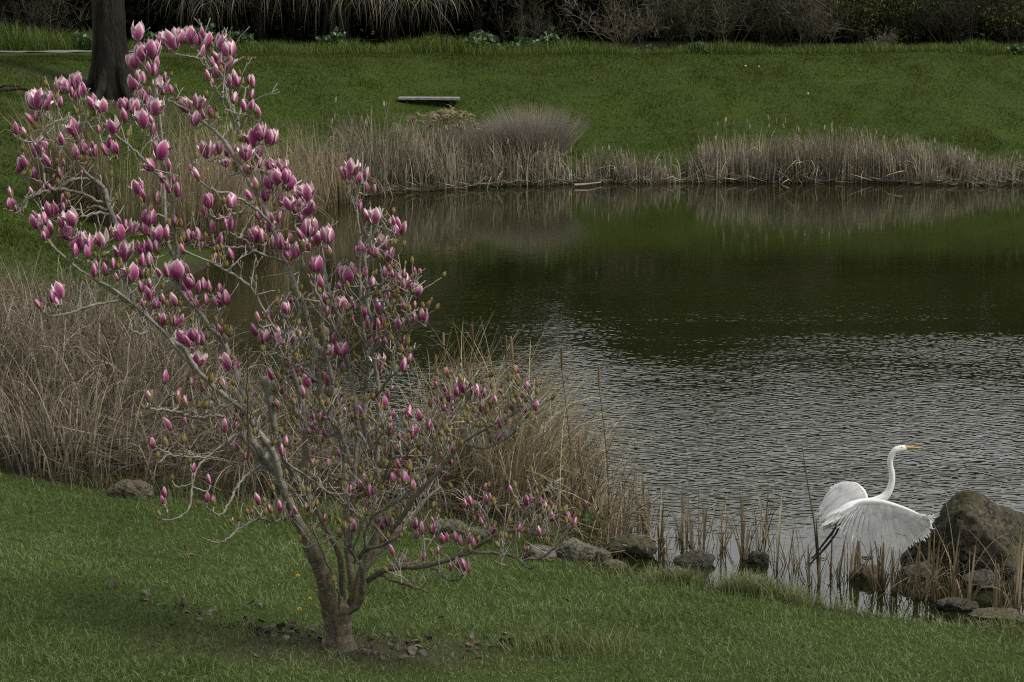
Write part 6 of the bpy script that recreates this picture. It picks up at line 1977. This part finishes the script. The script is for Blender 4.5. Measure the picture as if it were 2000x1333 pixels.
FL = """
G66,196,36,-10 G82,195,38,10 B95,204,22,10 B99,186,22,-25 S112,189,20,0 B118,199,22,0 G121,167,32,0 B131,169,28,-15 G148,158,32,0 B164,172,26,-10 B155,178,24,5 B141,180,22,-5 B148,187,16,0 B178,200,28,-15 B186,195,28,-8 O199,207,30,-10 S185,217,20,0 S191,220,22,0 B60,231,28,-15 B70,227,22,-15 S68,244,18,0 S85,252,16,0 S91,246,16,10 B31,250,26,-8 S29,266,14,-50 M48,259,24,-8 G141,250,34,-20 S171,260,26,0 B194,252,18,0 G222,246,32,-10 B213,276,26,-5 B223,286,26,0 B229,288,24,0 G84,282,30,-10 B69,292,28,-5 B85,298,24,-15 B92,311,30,-20 B120,270,26,-12 S149,272,18,0 S110,273,14,0 B147,296,32,-15 B162,287,30,-15 B169,287,14,0 B185,294,24,0 B175,298,18,0 B181,282,14,0 B205,290,28,-25 S226,303,18,0 S170,305,20,0 S158,308,20,0 B47,314,26,-15 B40,320,28,-15 S111,315,18,0 G241,206,26,-10 G262,208,30,10 B242,225,30,-15 O278,230,40,0 B255,160,30,-10 B266,164,24,-5 B271,148,30,-10 B281,152,28,-8 G271,185,24,0 B284,190,26,-10
G269,62,36,0 G275,103,32,-5 G298,97,36,5 G261,119,30,-15 B306,123,28,5 B289,132,24,-10 B303,137,26,-3 O316,167,36,0 B322,150,20,5 B336,175,22,-5 S348,192,14,50 B292,177,18,0 G296,205,28,-5 G307,208,32,10 B296,235,26,-10 B299,250,28,5 G362,205,30,-15 G388,200,28,5 G380,231,30,0 B397,222,20,-10 M413,218,26,3 O337,79,38,-20 G320,77,28,-30 G347,72,30,5 G370,71,34,-10 B361,67,22,-20 B384,78,28,-15 B395,63,24,-10 G402,80,30,-10 B395,99,26,5 S415,87,14,0 G434,83,30,10 S450,80,16,0 G447,97,30,-5 B424,112,30,-20 B414,120,20,-15 G441,122,36,8 B423,137,30,-8 S432,135,20,0 S411,140,20,0 B405,147,24,-10 B414,160,14,0 B459,149,28,-8 G454,159,28,5 B463,158,24,0 S468,142,14,10 S474,160,14,20 B486,155,20,0 B494,158,26,3 B491,185,24,5 B458,192,28,-3 S449,206,14,30 B477,206,26,-10 B493,205,24,10 M503,217,28,-5 G508,258,34,5
O315,293,38,5 B306,272,16,-15 B330,321,24,0 G292,323,26,-40 B316,345,26,-20 B328,363,28,-10 B347,370,30,3 M308,386,28,-8 O270,366,34,-15 B280,381,28,0 S293,407,20,20 G290,425,30,0 O403,292,34,-15 S383,302,16,0 B429,288,26,0 S421,297,16,0 G440,317,20,-15 B442,297,18,-20 B457,290,18,20 S459,326,22,-20 O480,297,32,5 G489,272,34,-10 B521,270,22,0 G531,269,30,5 B506,297,30,5 S494,316,18,0 B508,320,26,0 M485,330,24,-15 G540,345,32,0 G524,357,26,-15 G528,323,26,0 B545,318,18,-20 G552,325,30,-5 B383,340,30,-15 B371,328,14,-20 G407,393,28,-10 S437,390,18,0 G452,393,26,0 B399,412,20,-15 M499,360,28,-15 B485,380,26,-30 B518,379,28,0 B549,388,28,-5 M504,417,28,-15 B450,426,24,5 B437,428,20,-25 B531,424,22,0 B545,423,24,5
M20,376,24,-10 B17,397,22,-5 B27,394,18,-20 B31,406,16,0 S11,409,8,90 S45,411,12,0 B36,329,20,0 B51,319,24,-10 S47,338,16,0 S59,337,18,0 M67,338,26,-5 S111,320,18,0 M117,338,24,-20 M62,374,20,-10 B85,367,14,0 B98,365,14,0 S113,354,16,0 S131,378,24,0 B125,390,24,-15 B124,405,20,10 O97,410,30,-15 B110,405,22,-15 O138,425,34,-15 B123,425,24,-10 B118,434,24,-15 G72,434,30,-15 B69,418,18,-20 B85,427,28,-15 B99,442,30,-10 B90,453,26,-15 B85,460,20,-15 S112,473,22,8 S96,473,14,-30 G127,455,30,-25 S142,453,18,0 G156,470,36,5 G170,475,36,0 B143,475,32,-20 B147,488,28,0 B170,491,28,-10 O200,468,36,5 G231,453,36,-5 B232,428,20,-20 G260,444,28,5 B246,440,24,0 O248,488,40,5 B226,490,26,-25 B282,445,30,-15 G277,485,30,-15 B292,479,26,-10
G307,455,34,5 B325,454,32,5 M342,429,26,-5 S330,434,18,0 S353,434,20,5 B318,473,16,0 M308,481,30,-8 B276,507,26,-15 B292,507,32,-20 B367,460,30,-5 S358,461,22,0 S352,468,22,0 B388,457,30,3 B378,460,20,-20 S379,470,16,0 S402,463,22,-15 B395,480,16,0 B416,442,26,0 B440,438,24,-20 B450,435,30,5 S436,441,20,-10 B431,466,26,5 B418,474,14,0 S418,487,14,0 B355,486,22,-20 S413,508,24,-15 B421,503,20,0 S429,500,20,0 S437,503,16,0 B452,495,26,0 S442,515,18,20 B475,466,22,0 S475,436,16,0 B222,515,24,-5 S235,512,22,0 B208,508,14,0 S186,497,14,0 S203,496,18,40 B205,525,28,0 B185,527,28,-10 B188,517,18,0 O255,533,36,-20 B277,530,30,-5 S287,535,20,0 B228,541,18,-10 B325,526,30,-10 G345,527,38,8 B310,532,24,-30 B365,523,22,-30 S338,535,22,0 B292,552,22,-20 B300,568,18,0 B276,558,26,0 B289,571,32,-10 S318,557,16,25 S262,583,18,0 S270,586,12,0 B282,596,18,0 G370,548,30,-15 B358,560,24,0 B370,575,34,-10 B387,560,28,3 B398,555,28,-10 B407,558,24,3 S411,565,16,20 B429,562,20,-5 B403,584,22,0 B340,583,30,-10 B384,591,24,-30 B302,592,22,0 B310,589,26,0 B317,583,24,-10 S326,592,18,0 S353,595,14,20 B443,579,32,0 B431,583,30,-5 B421,590,20,0 S425,570,20,0
G115,567,32,-12 B101,578,26,-5 B111,590,26,-10 M76,593,24,-20 S82,600,20,0 S103,609,10,0 B281,598,20,0
G560,345,26,0 G565,357,30,5 S555,363,16,0 O601,375,36,5 G588,373,28,-15 B581,378,22,0 G598,404,34,-5 B585,395,18,-20 G605,445,36,-5 G620,463,26,-10 B600,427,16,0 G640,460,32,0 B641,443,16,0 B588,422,22,-15 G566,397,28,-15 B574,405,28,-15 B566,385,16,0 S555,395,14,0 S537,405,16,0 B544,425,26,0 G531,438,32,0 G497,459,32,-15 B512,460,28,0 S518,462,22,0 B533,472,28,0 B548,470,34,0 G560,475,26,0 B567,465,24,-15 S559,450,14,35 S572,468,16,0 B585,455,26,-20 M590,475,32,-15 G578,487,28,-15 B576,492,26,-5 B601,477,26,-10 S613,474,16,0 B558,494,30,-20 B568,498,24,0 M643,490,28,-5
G690,326,32,15 G677,339,30,-10 B702,348,26,10 B715,339,30,8 B716,365,24,-15 M731,370,22,-5 B703,402,26,0 G733,420,34,10 B716,420,28,-20 B722,430,22,0 M760,435,20,5 M768,430,20,-10 B777,436,24,-15 B774,452,34,-5 B788,444,30,5 G748,473,28,-10 B708,484,34,-10 B721,486,22,-15 B730,488,28,-10 M738,495,24,-5 B694,488,16,0 S698,500,16,-15 G617,516,32,0 B663,528,32,0 G678,538,34,-10 B690,525,30,-10 M756,500,22,0 M764,495,26,-5 B752,530,22,-5 M761,523,18,0 M766,515,20,0 S773,519,14,25 B766,534,16,0 S772,535,14,20 B714,530,24,0 B729,552,28,0 O787,552,36,-10 B788,533,18,0 B803,557,22,0 G808,560,28,-10 G815,568,22,5 S776,567,14,0 S797,564,16,0 B758,571,24,5 S741,573,18,-10 S733,572,16,0 S750,582,18,-5 B766,548,12,0 B627,550,30,0 G665,594,32,0 B690,592,28,0 B632,582,24,-3 B637,583,22,8 S640,590,18,0 B639,605,22,-5 B738,598,32,-12 M790,597,20,0 S799,602,20,0
B711,606,28,-5 B719,628,30,-5 M708,632,22,-20 B738,630,30,-8 B731,637,16,0 B748,626,30,-8 S757,637,16,20 O781,630,26,5 S768,613,22,-8 S761,602,18,0 B809,618,24,0 M823,613,24,-5 B833,620,26,-5 B765,657,34,0 B753,665,20,0 B734,662,14,0 B741,665,20,-5 B788,666,26,3 S796,662,24,-3 B799,695,30,3 B789,711,30,3 G740,706,34,0 B697,709,20,-15 G667,681,30,0 S682,670,16,20 M652,660,24,0 G639,688,32,0 S630,700,14,60 B637,737,32,-10 S628,735,18,0 S659,741,16,20 S692,741,16,-10 M670,717,22,0 S687,711,14,25 M636,645,24,-15 S625,640,18,0 S632,614,18,0 S614,605,20,20 S684,612,22,0 S672,652,20,0
G315,623,26,-5 S326,628,16,10 B344,625,24,3 S337,628,22,0 M354,624,24,3 O355,656,32,-15 B366,665,26,-15 G378,653,26,-5 B385,664,26,0 B393,658,34,-5 G391,701,30,10 S383,717,18,0 B323,735,30,-5 M374,748,24,0 M396,753,26,5 B437,749,24,-5 B430,643,24,-10 S448,645,26,10 S440,640,16,0 S408,618,20,-8 S420,622,20,5 G442,708,34,-10 B461,708,28,-5 S413,737,24,0 S405,655,18,0 M502,620,24,-10 B497,642,28,-8 G514,657,30,0 B541,655,36,-5 B527,612,22,-15 B538,616,14,0 G558,602,24,-10 S541,587,20,-5 S554,600,20,0 S558,635,16,-20 B529,728,28,-10 S543,730,22,0 M565,710,24,0
O575,657,30,0 B591,645,22,-3 S581,670,18,0 S550,675,20,0 S512,680,16,0 S602,685,16,0 B582,718,20,3 B569,727,28,-5 S561,722,22,0 B574,701,16,-20 O596,743,28,-20 B611,738,20,-20 S613,763,18,-15 B590,764,28,-12 B551,760,20,0 B559,774,20,0 S540,767,18,0 M541,788,24,-15 B580,810,16,0 B636,788,16,0 S634,763,14,25 S659,772,16,15 M642,765,22,0 S650,770,16,0 S680,788,14,0 B612,812,20,0 B626,813,18,0 S634,805,16,0 M682,815,20,0 M690,813,20,0 B704,810,22,-20 B527,815,24,-20
B326,827,32,-30 M291,774,26,-10 S278,793,14,-40 M347,775,28,-8 S351,763,16,0 M362,783,24,0 S402,788,22,5 S410,793,14,20 S424,772,14,-20 B376,806,18,-10 B361,823,18,-15 S374,832,18,-10 B438,829,30,-10 B458,809,26,-10 B472,804,26,-3 S480,825,18,10 B461,830,14,0 M298,865,24,-15 S323,862,22,-15 S359,856,20,0 S308,888,18,0 B460,871,22,-25 S470,882,14,-15 S497,842,18,0 M516,862,22,0 S524,858,18,-15 S536,863,16,20 M558,862,24,5 B550,878,26,-12 S566,888,12,20
M378,913,20,0 S336,931,14,0 B407,935,22,-10 B321,959,24,-8 B317,975,18,-15 S322,990,14,-40 S310,1002,16,-25 M405,970,24,0 M416,978,22,-5 S388,983,16,-50 B503,973,26,-8 S516,976,14,-15 M556,957,22,0 B546,988,26,-12 M528,993,20,-20 S518,998,18,0 S482,998,16,-25 S497,993,12,-40 S534,1010,16,-10 B576,995,20,-15 B570,1003,16,0 M598,990,22,0 S610,985,20,25 S608,998,18,5 S586,995,12,20 S564,1046,18,-25 S586,1052,18,-15 M611,905,24,5 S612,947,16,10 S601,890,12,0
B641,904,18,-10 S661,920,10,0 S668,944,20,-5 B619,838,22,-8 B634,843,24,-5 B604,840,18,-20 B630,857,12,0 S579,826,18,-25 S551,823,20,0 B750,784,28,-3 B757,768,18,0 S729,773,22,-8 S745,844,14,0 S747,830,16,0 B760,838,28,-3 B799,805,30,-3 B818,808,28,-8 B767,808,20,10 B779,850,20,-15 M805,843,30,0 B813,838,22,-3 S825,845,16,-10 B838,827,24,5 S820,885,20,5 B827,877,16,0 B778,905,22,-10 B779,922,28,-5 B767,932,22,-20 S766,918,18,-10 B800,911,30,-2 M794,935,34,-3 M807,947,26,3 B802,940,20,0 M714,933,24,-5 M705,945,26,-8 M720,955,28,-3 B740,950,26,0 S712,962,18,-20 S746,927,14,10 B718,985,20,-25
G904,753,32,-5 B890,762,24,-10 B871,772,26,-8 B878,775,26,-3 B852,780,20,0 S840,787,18,-10 B867,795,16,5 B890,782,14,0 B930,762,28,-8 B937,771,16,-10 B944,763,24,0 S914,774,16,-10 S920,765,14,0 B940,793,26,-5 S949,790,16,8 S957,792,16,0 M967,782,26,-5 S979,762,18,-5 S988,774,12,20 M1029,757,26,-3 M1014,785,26,-5 S1019,793,22,0 M998,793,20,-10 S1041,777,16,0 M1047,792,22,-3 S1027,798,10,50 B976,825,24,-8 S940,827,18,3 B969,854,22,-3 B975,852,20,-3 S956,858,16,-8 S1010,822,16,0 S1016,827,16,15 S900,862,22,0 S866,855,18,8 S875,845,16,0 M844,842,22,-8 B882,877,18,-8
B691,1025,28,0 B664,1039,22,-5 S673,1025,22,0 B748,1022,26,-5 B755,1016,22,-3 S761,1020,20,5 S734,1028,18,-15 S757,1045,22,-5 S745,1050,20,0 S782,1043,16,20 B811,1021,24,-8 B823,1030,28,-5 B813,1040,26,-8 B844,1031,26,0 B847,1048,14,10 B864,1050,24,0 B872,1048,22,-8 B889,1045,26,-12 B897,1054,26,-12 B916,1050,24,0 S933,1052,20,0 M908,982,20,-8 B919,979,24,-8 B949,973,24,5 S957,985,14,30 S930,992,14,0 B935,1003,22,-8 B940,1018,18,5 S947,1025,12,60 S864,900,18,0 B882,902,16,0 B881,880,14,0
M1029,975,26,-5 B1038,973,18,-5 S1048,975,18,5 B1027,997,16,0 B1064,993,30,-3 M1080,985,24,-20 B1078,1006,26,-10 S1053,1010,14,-15 M1110,1010,26,-5 M1121,1020,24,3 B964,1032,24,12 B955,1030,16,-10 S971,1063,20,-25 B1052,1037,22,-15 S1068,1053,22,0 S1009,1028,16,-8 S910,1073,16,0 M926,1060,22,10 B880,1105,20,-8 B893,1097,28,-3 B906,1102,28,-15 B764,1074,28,-20 B790,1092,20,-20 B828,1087,18,3 S656,1052,16,0
"""

def petal(phi0, prof_r, H, dphi, lift=0.0, nv=7, nu=5, tipw=0.25, lean=0.0, curl=0.0):
    """one tepal wrapped round the z axis. prof_r(v)=radius; dphi=half width angle"""
    V, UV = [], []
    for i in range(nv):
        v = i / (nv - 1)
        wv = math.sin(math.pi * min(1.0, 0.18 + 0.72 * v)) ** 0.7 if v < 0.999 else 0.0
        if v > 0.72:
            wv *= math.sqrt(max(0.0, 1 - ((v - 0.72) / 0.28) ** 2)) * (1 - tipw) + tipw * (1 - (v - .72) / .28)
        for j in range(nu):
            u = j / (nu - 1) * 2 - 1
            a = phi0 + u * dphi * wv
            r = prof_r(v) * (1 + 0.10 * abs(u) * curl)
            V.append((r * math.cos(a), r * math.sin(a), H * v + lift - 0.05 * H * u * u * v))
            UV.append(((u + 1) / 2, v))
    i = (np.arange(nv - 1)[:, None] * nu + np.arange(nu - 1)[None]).ravel()
    return np.array(V), np.array(UV), np.stack([i, i + 1, i + nu + 1, i + nu], 1)


def flower_mesh(name, kind, seed):
    """unit-height flower standing on its base at the origin"""
    rs = np.random.default_rng(seed)
    parts = []
    if kind == 'B':
        Rm = rs.uniform(0.185, 0.225)
        for ring in range(2):
            for k in range(3):
                f = lambda v, ring=ring: Rm * (1 - .07 * ring) * max(0.03, math.sin(math.pi * (0.10 + 0.865 * v ** 0.85))) ** 0.85
                parts.append(petal(k * 2.094 + ring * 1.05 + rs.normal(0, .1), f, 1.0 - 0.04 * ring + rs.normal(0, .015), 1.25))
    elif kind == 'G':
        Rm = rs.uniform(0.32, 0.41)
        top = rs.uniform(0.70, 0.87)
        for ring in range(2):
            for k in range(3):
                rr = Rm * (1 - .12 * ring) * rs.uniform(.94, 1.06)
                tp = top + rs.normal(0, .02)
                f = lambda v, rr=rr, tp=tp: rr * max(0.05, math.sin(math.pi * (0.07 + tp * v ** 0.8))) ** 0.75
                parts.append(petal(k * 2.094 + ring * 1.05 + rs.normal(0, .12), f, 1.0 - 0.03 * ring + rs.normal(0, .04), 0.98, curl=.5))
        if rs.random() < 0.6:       # one outer tepal hanging away
            a = rs.uniform(0, 6.28)
            parts.append(petal(a, lambda v: Rm * (0.2 + 1.05 * v ** 0.7), 0.62, 0.42))
    elif kind == 'O':
        Rm = rs.uniform(0.33, 0.38)
        for ring in range(2):
            for k in range(3):
                if ring == 0:
                    fl = rs.uniform(0.25, 0.95)
                    f = lambda v, fl=fl: Rm * (0.22 + 0.75 * v ** 0.6 + fl * v ** 2.2 * 0.9)
                    parts.append(petal(k * 2.094 + rs.normal(0, .15), f, 0.86 - 0.22 * fl + rs.normal(0, .03), 0.72 / (1 + .5 * fl)))
                else:
                    f = lambda v: Rm * .95 * max(0.06, math.sin(math.pi * (0.08 + 0.72 * v ** 0.8))) ** 0.75
                    parts.append(petal(k * 2.094 + 1.05 + rs.normal(0, .15), f, 0.98 + rs.normal(0, .04), 0.85))
    V = np.concatenate([p[0] for p in parts])
    UV = np.concatenate([p[1] for p in parts])
    n = 0
    F_ = []
    for p in parts:
        F_.append(p[2] + n)
        n += len(p[0])
    z = V[:, 2].copy()
    bx, by = rs.normal(0, .05), rs.normal(0, .05)
    V[:, 0] += bx * z ** 2
    V[:, 1] += by * z ** 2
    return V, UV, np.concatenate(F_)


def scale_mesh(kind, seed):
    """furry bud scales: small split cup under a flower, half sheath, or a closed pointed bud"""
    rs = np.random.default_rng(seed)
    parts = []
    if kind == 'cup':
        for k in range(2):
            parts.append(petal(k * 3.14 + rs.uniform(0, 6), lambda v: 0.10 + 0.13 * v, 0.20 + rs.uniform(0, .08), 0.8))
        parts.append(petal(0, lambda v: 0.06 + .08 * min(1, v * 2), 0.1, 3.2, lift=-.03))
    elif kind == 'half':
        Rm = 0.225
        for k in range(2):
            a = k * 2.6 + rs.uniform(0, 6)
            parts.append(petal(a, lambda v: Rm * max(.1, math.sin(math.pi * (0.12 + 0.6 * v))) ** .8 * (1 + .25 * v ** 3), rs.uniform(.5, .72), 1.25))
    else:
        Rm = rs.uniform(.20, .25)
        for k in range(3):
            parts.append(petal(k * 2.094, lambda v: Rm * max(.02, math.sin(math.pi * (0.10 + .87 * v ** .85))) ** .8, 1.0, 1.35))
    V = np.concatenate([p[0] for p in parts])
    UV = np.concatenate([p[1] for p in parts])
    n, F_ = 0, []
    for p in parts:
        F_.append(p[2] + n)
        n += len(p[0])
    return V, UV, np.concatenate(F_)


def magnolia():
    base = np.array(TREE)
    Y0 = base[1] + 0.06
    root = empty("magnolia_tree", base)
    tag(root, "magnolia tree covered in pink goblet blossoms and buds on the near lawn", "tree")
    s = Y0 / F
    THIN = {'trunk': .9, 'A': .7, 'B': .68, 'C1': .86, 'C2': .9, 'D': .70, 'D2': .85, 'G': .84, 'H': .82, 'H2': .78, 'R': .82, 'S2': .84, 'E1': .66, 'E2': .82, 'F': .82, 'A5': .9, 'I1': .95, 'I2': .95}
    nodes_p, nodes_r, nodes_t, nodes_px = [], [], [], []
    bark = {}
    rng = np.random.default_rng(5)
    for name, pts, d0, d1 in LIMBS:
        pts = np.array(pts, float)
        fac = THIN.get(name, 0.82)
        fac = np.where(pts[:, 1] > 1050, .76, .57) if name == 'A' else fac
        pts[:, 2] = np.where(pts[:, 2] > 3.0, np.maximum(pts[:, 2] * fac, 2.4), pts[:, 2])
        n = len(pts)
        seg = np.concatenate([[0], np.cumsum(np.hypot(*np.diff(pts[:, :2], axis=0).T))])
        dz = d0 + (d1 - d0) * (seg / seg[-1])
        P = np.array([at(a, b, Y0 + d) for (a, b, _), d in zip(pts, dz)])
        k = 4
        C = catmull(P, k, False)
        rad = np.interp(np.linspace(0, n - 1, len(C)), np.arange(n), pts[:, 2]) * s
        if rad.max() < 4 * s:
            C[1:-1] += rng.normal(0, 1.0 * s, (len(C) - 2, 3)) * np.array([1, 1.5, 1])
        else:
            C[1:-1] += rng.normal(0, 0.35 * s, (len(C) - 2, 3))
        lump = rng.normal(0, .05, len(C))
        rad = rad * (1 + lump)
        sides = 14 if rad.max() > 12 * s else 9 if rad.max() > 4 * s else 7
        T = Tubes()
        T.add(C, rad, sides, lump=0.03 if rad.max() > 6 * s else 0.05)
        mat = M['dark_stem'] if name == "dark" else M['magnolia_bark']
        o = T.build("trunk" if name == "trunk" else "limb", mat, tuple(base), root)
        if name == "dark":
            o["label"] = "thin dark dead stem"
        if name in ("trunk", "dark", "F0"):
            continue
        tx, ty = px_of(C)
        tang = np.gradient(C, axis=0)
        tang /= np.linalg.norm(tang, axis=1)[:, None]
        for q in range(2, len(C)):
            if rad[q] > 7.0 * s:
                continue
            nodes_p.append(C[q])
            nodes_r.append(rad[q])
            nodes_t.append(tang[q])
            nodes_px.append((tx[q], ty[q]))

    # flowers and buds
    items = []
    for w in FL.split():
        x, y, h, t = [float(q) for q in w[1:].split(",")]
        if any(k2[0] == w[0] and abs(k2[1] - x) < 4 and abs(k2[2] - y) < 4 for k2 in items):
            continue
        kk = w[0]
        if kk == 'G' and rng.random() < .38:
            kk = 'O'
        items.append((kk, x, y, h, t + rng.normal(0, 5)))
    NP, NX = [np.array(q) for q in (nodes_p, nodes_px)]
    NR, NTg = np.array(nodes_r), np.array(nodes_t)
    # drop a few random closed leaf buds on extra sprouts so the twigs get dense
    order = []
    for it in items:
        k, x, y, h, t = it
        tr = R(t)
        bx, by = x - math.sin(tr) * h * .5, y + math.cos(tr) * h * .5
        d = np.hypot(NX[:, 0] - bx, NX[:, 1] - by).min()
        order.append((d, it, bx, by))
    order.sort(key=lambda q: q[0])
    placed = []
    tw = Tubes()
    P_l, X_l, R_l, T_l = list(NP), list(NX), list(NR), list(NTg)

    def twig(bx, by, tilt, r_end=1.25, axis_pull=0.6, mx=None):
        PX = np.array(X_l)
        dx, dy = bx - PX[:, 0], by - PX[:, 1]
        dist = np.hypot(dx, dy)
        # prefer to leave a limb that lies below or beside the bud
        cost = dist + np.where(dy > 0, dy * 1.5, 0) + 5 * rng.random(len(dist))
        i = int(np.argmin(cost))
        n0 = P_l[i]
        depth = n0[1] + rng.normal(0, 0.05 + 0.0025 * dist[i])
        end = at(bx, by, depth)
        ax = np.array([math.sin(tilt), rng.normal(0, .15), math.cos(tilt)])
        L = np.linalg.norm(end - n0)
        out = T_l[i] * 0.5 + (end - n0) / (L + 1e-6) * 0.6
        m = max(4, int(dist[i] / 7) + 3)
        t = np.linspace(0, 1, m)[:, None]
        a, b = n0 + out * L * .45, end - ax * min(L * axis_pull, .12)
        C = (1 - t) ** 3 * n0 + 3 * (1 - t) ** 2 * t * a + 3 * (1 - t) * t * t * b + t ** 3 * end
        C[1:-1] += rng.normal(0, min(1.6, .25 + dist[i] * .04) * s, (m - 2, 3))
        r0 = min(R_l[i] * .8, (1.45 + dist[i] * .012) * s)
        rr = np.linspace(r0, r_end * s, m)
        rr[1:-1] *= 1 + rng.normal(0, .08, m - 2)
        tw.add(C, rr, 5)
        tx, ty = px_of(C)
        tg = np.gradient(C, axis=0)
        for q in range(1, m - 1):
            P_l.append(C[q])
            X_l.append((tx[q], ty[q]))
            R_l.append(rr[q])
            T_l.append(tg[q] / (np.linalg.norm(tg[q]) + 1e-9))
        return end, ax, depth

    for d, (k, x, y, h, t), bx, by in order:
        end, ax, depth = twig(bx, by, R(t), 1.5 if k in "GO" else 1.25)
        placed.append((k, end, ax, h * depth / F * (1.12 if k in 'GO' else 1.03), x, y))

    # bare side sprouts and small leaf buds through the crown
    PXA, PA, RA = np.array(X_l), np.array(P_l), np.array(R_l)
    base_n = len(PXA)
    NRA = RA
    mids = np.nonzero((PXA[:, 1] > 560) & (PXA[:, 1] < 1050) & (PXA[:, 0] > 430) & (PXA[:, 0] < 1090) & (NRA < 5.5 * s))[0]
    for q in range(1300):
        i = rng.integers(0, base_n)
        if q % 2 == 0:
            i = mids[rng.integers(0, len(mids))]
        x0, y0 = PXA[i]
        if RA[i] > 6.5 * s or (y0 > 880 and x0 < 560 and rng.random() < .85):
            continue
        a = rng.normal(0.08, 0.5)
        L = rng.uniform(12, 66)
        n0, r0 = PA[i], min(RA[i] * .75, 1.5 * s)
        for lev in range(3 if rng.random() < .45 else 1):
            x1, y1 = x0 + math.sin(a) * L, y0 - math.cos(a) * L
            end = at(x1, y1, n0[1] + rng.normal(0, .08))
            m = 6
            tt = np.linspace(0, 1, m)[:, None]
            C = n0 + (end - n0) * tt + rng.normal(0, 0.8 * s, (m, 3)) * (tt * (1.3 - tt)) * 2
            C[0] = n0
            tw.add(C, np.linspace(r0, .85 * s, m), 5)
            if rng.random() < (.14 if y0 < 560 else .38) and y1 > 110:
                placed.append(('B' if rng.random() < .14 else 's', C[-1], np.array([math.sin(a * .5), rng.normal(0, .3), math.cos(a * .5)]), rng.uniform(10, 19) * s, x1, y1))
            j = int(rng.integers(2, 4))
            n0, r0 = C[j], 1.15 * s
            x0, y0 = x0 + (x1 - x0) * j / 5, y0 + (y1 - y0) * j / 5
            a = a * .6 + rng.choice([-1, 1]) * rng.uniform(.3, .75)
            L *= rng.uniform(.45, .7)
    tw.build("crown", M['twig_bark'], tuple(base), root)

    meshes = {}
    for k, nv in (('B', 6), ('G', 6), ('O', 6)):
        meshes[k] = [flower_mesh(k, k, 10 * ord(k) + q) for q in range(nv)]
    cup = [scale_mesh('cup', 900 + q) for q in range(4)]
    half = [scale_mesh('half', 920 + q) for q in range(4)]
    closed = [scale_mesh('closed', 940 + q) for q in range(4)]

    def mk(nm, data, mat):
        return np_mesh(nm, data[0], data[2], mat, uv=data[1], smooth_=True)
    ME = {k: [mk({'B': "flower_bud", 'G': "blossom", 'O': "blossom"}[k], d, M['petal']) for d in v] for k, v in meshes.items()}
    MC = [mk("bud_scale", d, M['bud_scale']) for d in cup]
    MH = [mk("bud_scale", d, M['bud_scale']) for d in half]
    MS = [mk("closed_bud", d, M['bud_scale']) for d in closed]

    kinds = {'blossom': [p for p in placed if p[0] in 'GO'], 'flower_bud': [p for p in placed if p[0] in 'BM'], 'closed_bud': [p for p in placed if p[0] in 'Ss']}

    def mtx(p, sp, wx):
        k, end, ax, h = p[:4]
        q = Vector(ax).normalized().to_track_quat('Z', 'Y') @ Vector((0, 0, 1)).rotation_difference(Vector((0, 0, 1)))
        rot = q.to_matrix().to_4x4() @ Matrix.Rotation(sp, 4, 'Z')
        return Matrix.Translation(Vector(end - base)) @ rot @ Matrix.Diagonal((h * wx, h * wx * rng.uniform(.88, 1.1), h, 1))

    for kd, lst in kinds.items():
        lst.sort(key=lambda p: -p[3])
        rest = {'petal': [[], [], [], 0], 'scale': [[], [], [], 0]}

        def put(slot, data, mt):
            V = np.column_stack([data[0], np.ones(len(data[0]))]) @ np.array(mt).T
            r = rest[slot]
            r[0].append(V[:, :3])
            r[1].append(data[1])
            r[2].append(data[2] + r[3])
            r[3] += len(V)
        for qi, p in enumerate(lst):
            mt = mtx(p, rng.uniform(0, 6.28), rng.uniform(.9, 1.12) * (1.12 if kd == 'flower_bud' else 1.08))
            v = int(rng.integers(0, 6))
            w = v % 4
            if kd == 'closed_bud':
                if qi < 100:
                    o = link("closed_bud", MS[w], (0, 0, 0), root)
                    o.matrix_local = mt
                else:
                    put('scale', closed[w], mt)
                continue
            kk = 'B' if p[0] == 'M' else p[0]
            sc_mesh, sc_data = (MH[w], half[w]) if p[0] == 'M' else (MC[w], cup[w])
            if qi < 100:
                o = link(kd, ME[kk][v], (0, 0, 0), root)
                o.matrix_local = mt
                c = link("bud_scale", sc_mesh, (0, 0, 0), o)
            else:
                put('petal', meshes[kk][v], mt)
                put('scale', sc_data, mt)
        for slot, mat, nm in (('petal', M['petal'], {'blossom': "small_blossoms", 'flower_bud': "small_flower_buds", 'closed_bud': ""}[kd]), ('scale', M['bud_scale'], {'blossom': "small_bud_scales", 'flower_bud': "small_bud_scales", 'closed_bud': "small_closed_buds"}[kd])):
            r = rest[slot]
            if r[3]:
                o = link(nm, np_mesh(nm, np.concatenate(r[0]), np.concatenate(r[2]), mat, uv=np.concatenate(r[1]), smooth_=True), (0, 0, 0), root)
                o["kind"] = "stuff"


magnolia()
